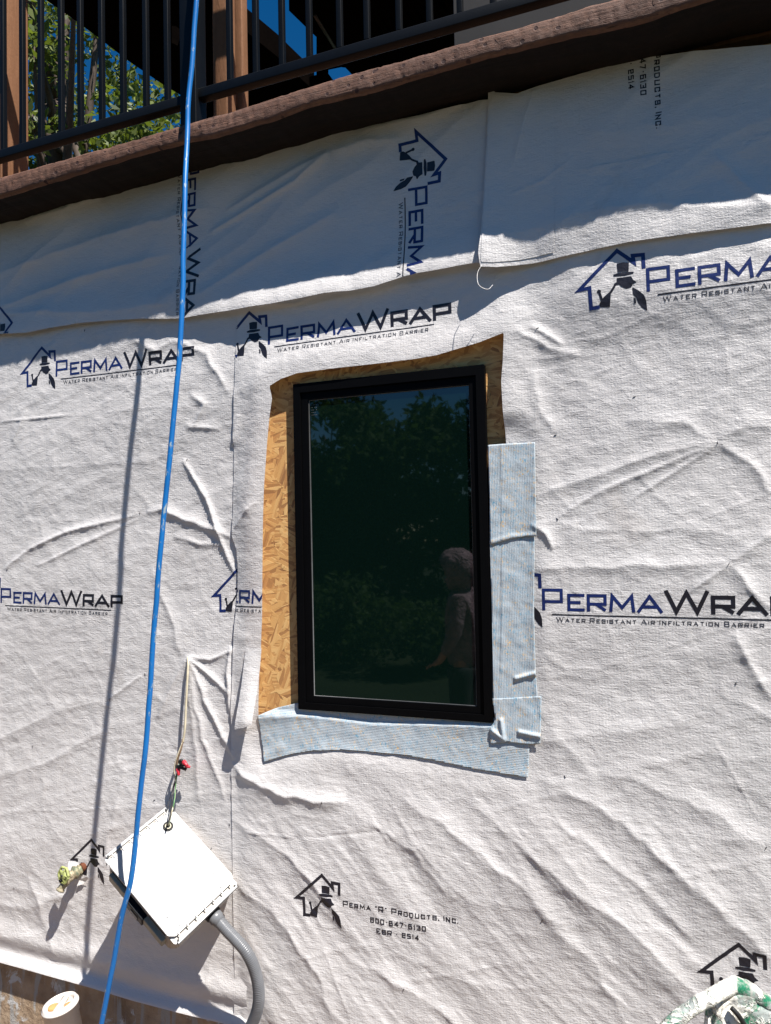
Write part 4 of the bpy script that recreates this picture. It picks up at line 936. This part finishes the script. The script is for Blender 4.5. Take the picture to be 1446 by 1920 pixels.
# torn bits of wrap around the tap
for pts in ([(132, 1612), (150, 1615), (154, 1630), (140, 1634), (133, 1625)], [(152, 1648), (168, 1640), (172, 1643), (160, 1655), (150, 1658)]):
    q_ = XZ(pts, .02); obj('torn_wrap_tab', gridfill(q_, .003, lambda X, Z: H_left(X, Z)+.006+.4*np.abs(Z-q_[0][1])), M_WRAP, S1)

# ================================================================== PIPE CLEANOUT at the foot of the wall
pc = W(113, 1884, .20); r0 = .063; zt0 = pc[2]
pip = thing('pipe_cleanout', (pc[0], pc[1], -1.6), 'white plastic drain pipe stub with an open capped end at the foot of the wall', 'drain pipe')
ti = Matrix.Translation(Vector(pc)) @ Matrix.Rotation(R(-9), 4, 'Y') @ Matrix.Rotation(R(6), 4, 'X')
obj('pipe', lathe([(r0*.93, -.5), (r0*.93, -.035), (r0*1.0, -.034), (r0*1.0, -.008), (r0*1.05, -.008), (r0*1.05, .0), (r0*.98, .002), (r0*.96, .010), (r0*.84, .012), (r0*.82, .0), (r0*.80, -.022)], 40, ti), M_PVC, pip)
obj('cap_insert', lathe([(r0*.79, -.02), (r0*.79, -.012), (r0*.3, -.008)], 30, ti), M_PVC, pip)
b = bmesh.new(); bbox(b, (-.012, -r0*.8, -.012), (.012, r0*.8, .006)); bmesh.ops.bevel(b, geom=b.edges[:], offset=.004, segments=2, affect='EDGES'); b.transform(ti @ Matrix.Rotation(R(20), 4, 'Z')); obj('cap_divider', b, M_PVC, pip)
obj('clay_plug', lathe([(.02, -.01), (.018, -.002), (.006, .0)], 14, ti @ Matrix.Translation((-.026, -.006, 0)) @ Matrix.Scale(1.25, 4, (1, 0, 0))), M_ORG, pip)
obj('clay_plug', lathe([(.015, -.01), (.013, -.001), (.004, .0)], 14, ti @ Matrix.Translation((.03, .008, 0))), M_ORG, pip)

# ================================================================== PAINT-CAKED STEPLADDER TOP close to the camera
def splat():
    m = Mat('green_plastic_caked_with_paint', (.1, .3, .2), .5, .4)
    g_ = m.mix(m.ramp(m.noise(34, 5, .7), [(.42, (0, 0, 0)), (.56, (1, 1, 1))]), (.015, .17, .085), (.33, .36, .34)); s1 = m.ramp(m.noise(17, 5, .65, dist=.6), [(.45, (0, 0, 0)), (.50, (1, 1, 1))]); s2 = m.ramp(m.noise(75, 4, .7), [(.50, (0, 0, 0)), (.58, (1, 1, 1))])
    c = m.mix(s1, g_, (.86, .83, .74)); c = m.mix(m.math('MULTIPLY', s2, .8), c, (.34, .33, .30)); m.col(c); m.bump(s1, .006, .6); m.bump(m.noise(50, 4), .006, .7); return m.m
M_SPL = splat(); M_GRN = paint('green_fibreglass', (.05, .26, .15), .5, .4, .5)
lc = CAM+ray(1375, 1890)*1.25
lad = thing('stepladder', (lc[0]+.1, lc[1]+.05, -1.35), 'green stepladder with its top caked in white paint, standing close in front', 'ladder')
def LP(px, py, k=1.25): return CAM+ray(px, py)*k
arm = spline([LP(1215, 1962, 1.22), LP(1256, 1922, 1.23), LP(1296, 1893, 1.24), LP(1335, 1868, 1.25), LP(1360, 1856, 1.26), LP(1386, 1850, 1.265), LP(1425, 1872, 1.265), LP(1475, 1902, 1.265)], 10)
V_, F_ = tube_np(arm, np.interp(np.arange(len(arm)), [0, 20, 40, 50, len(arm)], [.0115, .012, .0125, .015, .013]), 16)
V_ = V_+.0035*np.stack([fbm(V_[:, 0]*40, V_[:, 2]*40, 3, 1), fbm(V_[:, 0]*40, V_[:, 2]*40, 3, 5), fbm(V_[:, 0]*40, V_[:, 1]*40, 3, 9)], 1)
obj('grip_rim', mesh_from(V_, F_), M_SPL, lad)
poly = [(1330, 1925), (1336, 1896), (1352, 1876), (1380, 1858), (1400, 1856), (1428, 1870), (1500, 1902), (1560, 1990), (1330, 2010)]
b = bmesh.new(); f0 = [b.verts.new(LP(a, c, 1.252)) for a, c in poly]; nrm = AF*.03
f1 = [b.verts.new(LP(a, c, 1.252)+nrm) for a, c in poly]; n = len(poly); b.faces.new(f0); b.faces.new(f1[::-1])
for i in range(n): b.faces.new((f0[i], f1[i], f1[(i+1) % n], f0[(i+1) % n]))
bmesh.ops.recalc_face_normals(b, faces=b.faces[:]); bmesh.ops.bevel(b, geom=b.edges[:], offset=.008, segments=3, affect='EDGES')
bmesh.ops.triangulate(b, faces=b.faces[:]); bmesh.ops.subdivide_edges(b, edges=b.edges[:], cuts=4, use_grid_fill=True)
for v in b.verts: v.co += Vector((0, -1, .4))*.007*float(fbm(np.array([v.co.x*38]), np.array([v.co.z*38]), 3, 2)[0])
tc = obj('ladder_top', b, M_SPL, lad)
for (a, c, a2, c2) in [(1372, 1890, 1398, 1925)]:
    obj('tool_slot', tube(spline([LP(a, c, 1.245), LP((a+a2)/2, (c+c2)/2-3, 1.242), LP(a2, c2, 1.245)], 5), .0042, 8), M_RUB, lad)
base = LP(1440, 1980, 1.27)
for dx in (-.02, .36):
    for dy in (-.10, .30):
        p = np.array([base[0]+dx, base[1]+.02, base[2]-.02]); e = np.array([base[0]+dx*1.35-.02, base[1]+dy*1.6, -1.30 if dy < 0 else -1.45])
        obj('ladder_rail', sbox(p, e, .012, .03), M_GRN, lad)
for k in range(1, 5):
    f = k/5; z = base[2]+( -1.3-base[2])*f; y = base[1]-.10*1.6*f; obj('ladder_step', box((base[0]-.03-.01*f, y-.04, z-.012), (base[0]+.37+.1*f, y+.04, z+.012), .004), M_GRN, lad)

# ================================================================== PERSON (seen reflected in the pane)
def skinned(name, pts, edges, mat, parent, root=0, lvl=2):
    me = bpy.data.meshes.new(name); me.from_pydata([p[:3] for p in pts], edges, []); o = bpy.data.objects.new(name, me); link(o); me.materials.append(mat)
    o.parent = parent; o.matrix_parent_inverse = Matrix.Translation(-Vector(parent.location)) if parent.type == 'EMPTY' else Matrix()
    m = o.modifiers.new('skin', 'SKIN'); m.use_smooth_shade = True
    for i, p in enumerate(pts): me.skin_vertices[0].data[i].radius = (p[3], p[4] if len(p) > 4 else p[3]); me.skin_vertices[0].data[i].use_root = (i == root)
    s = o.modifiers.new('sub', 'SUBSURF'); s.levels = lvl; s.render_levels = lvl
    return o
M_SKIN = paint('skin', (.45, .25, .17), .5, .4, .1); M_HOOD = paint('mauve_grey_cotton', (.29, .22, .25), .9, .1, .5, 9); _h = bpy.data.materials['mauve_grey_cotton']
for _n in _h.node_tree.nodes:
    if _n.type == 'BUMP': _n.inputs['Distance'].default_value = .03; _n.inputs['Strength'].default_value = 1.0
    if _n.type == 'TEX_NOISE' and _n.inputs['Scale'].default_value > 40: _n.inputs['Scale'].default_value = 16; _n.inputs['Distortion'].default_value = 1.2
M_PANT = paint('dark_trousers', (.03, .035, .04), .9, .2); M_CAP = paint('dark_cap', (.03, .03, .035), .8)
PX, PY, GZ = -.31, -3.38, -1.32
H0 = GZ+1.62   # eye-ish height
per = thing('person', (PX, PY, GZ), 'person in a mauve hooded sweatshirt and cap, seen reflected in the window glass', 'person')
def P_(x, y, z, *r_): return (PX+x, PY+y, GZ+z, *r_)
body = [P_(0, 0, .95, .08, .07), P_(0, 0, 1.15, .08, .07), P_(0, 0, 1.38, .09, .07), P_(-.01, .01, 1.50, .055), P_(-.03, .02, 1.57, .06), P_(-.04, .03, 1.66, .085), P_(-.035, .03, 1.73, .075),
        P_(.02, .18, 1.42, .05), P_(.0, .23, 1.18, .04), P_(-.12, .20, .98, .032), P_(-.17, .19, .93, .026), P_(.02, -.18, 1.42, .05), P_(.05, -.23, 1.16, .04), P_(.02, -.2, .93, .032), P_(.0, -.2, .86, .026),
        P_(0, .09, .86, .06), P_(-.01, .10, .48, .05), P_(.02, .11, .10, .04), P_(-.10, .11, .05, .035), P_(0, -.09, .86, .06), P_(-.01, -.10, .48, .05), P_(.02, -.11, .10, .04), P_(-.10, -.11, .05, .035)]
ed = [(0, 1), (1, 2), (2, 3), (3, 4), (4, 5), (5, 6), (2, 7), (7, 8), (8, 9), (9, 10), (2, 11), (11, 12), (12, 13), (13, 14), (0, 15), (15, 16), (16, 17), (17, 18), (0, 19), (19, 20), (20, 21), (21, 22)]
i0 = 10
for hnd, sgn in ((10, 1), (14, -1)):
    hx = body[hnd][:3]
    for k, (dx, dy, dz, L) in enumerate([(-.03, .022, 0, 1.0), (-.035, .008, -.004, 1.12), (-.035, -.007, -.004, 1.05), (-.03, -.022, 0, .85), (-.005, .03*sgn, .012, .8)]):
        b0_ = len(body); body.append((hx[0]+dx, hx[1]+dy, hx[2]+dz, .009)); body.append((hx[0]+dx-.028*L, hx[1]+dy*1.1, hx[2]+dz-.012*L, .008)); body.append((hx[0]+dx-.04*L, hx[1]+dy*1.1, hx[2]+dz-.034*L, .007))
        ed += [(hnd, b0_), (b0_, b0_+1), (b0_+1, b0_+2)]
# nose and chin
b0_ = len(body); body += [P_(-.125, .04, 1.655, .014), P_(-.105, .035, 1.60, .03)]; ed += [(5, b0_), (5, b0_+1)]
pb = skinned('body', body, ed, M_SKIN, per)
for s_ in (-1, 1): obj('eye', lathe([(.001, -.008), (.008, -.006), (.011, 0), (.008, .006), (.001, .008)], 12, Matrix.Translation((PX-.118, PY+.035+s_*.032, GZ+1.685))), M_RUB, per)
hs = [P_(0, 0, .84, .165, .14), P_(0, 0, 1.12, .155, .125), P_(0, 0, 1.36, .16, .12), P_(.01, 0, 1.48, .10), P_(.02, .02, 1.56, .09), P_(.02, .18, 1.42, .078), P_(.0, .23, 1.18, .066), P_(-.10, .205, 1.0, .05), P_(.02, -.18, 1.42, .078), P_(.05, -.23, 1.16, .066), P_(.025, -.205, .96, .05)]
skinned('hooded_sweatshirt', hs, [(0, 1), (1, 2), (2, 3), (3, 4), (2, 5), (5, 6), (6, 7), (2, 8), (8, 9), (9, 10)], M_HOOD, per)
# hood: an open shell round the back of the head
b = bmesh.new(); bmesh.ops.create_uvsphere(b, u_segments=28, v_segments=20, radius=1)
fd = Vector((-1, .1, -.12)).normalized()
bmesh.ops.delete(b, geom=[f for f in b.faces if f.calc_center_median().normalized().angle(fd) < R(52) or f.calc_center_median().z < -.86], context='FACES')
for v in b.verts:
    q_ = v.co.copy(); wv_ = 1+.03*math.sin(q_.y*17+q_.z*9)+.02*math.sin(q_.x*23)
    v.co = Vector((PX-.015+q_.x*.158*wv_+(-.03 if q_.z > .3 and q_.x < 0 else 0), PY+.03+q_.y*.135*wv_, GZ+1.655+q_.z*.175*wv_))
hd = obj('hood', b, M_HOOD, per); m = hd.modifiers.new('thick', 'SOLIDIFY'); m.thickness = .008
obj('cap', lathe([(.098, 0), (.10, .03), (.085, .07), (.045, .095), (.005, .10)], 20, Matrix.Translation((PX-.035, PY+.03, GZ+1.70))), M_CAP, per)
b = box((-.10, -.07, -.004), (.0, .07, .004), .003); b.transform(Matrix.Translation((PX-.12, PY+.03, GZ+1.71)) @ Matrix.Rotation(R(-10), 4, 'Y')); obj('cap_brim', b, M_CAP, per)
ts_ = [P_(0, 0, 1.0, .14, .115), P_(0, .09, .82, .105), P_(-.01, .10, .48, .08), P_(.02, .11, .12, .065), P_(0, -.09, .82, .105), P_(-.01, -.10, .48, .08), P_(.02, -.11, .12, .065)]
skinned('trousers', ts_, [(0, 1), (1, 2), (2, 3), (0, 4), (4, 5), (5, 6)], M_PANT, per)
for s_ in (-1, 1): b = box((-.17, -.045, 0), (.08, .045, .09), .02); b.transform(Matrix.Translation((PX+.02, PY+s_*.11, GZ-.01))); obj('shoe', b, M_RUB, per)
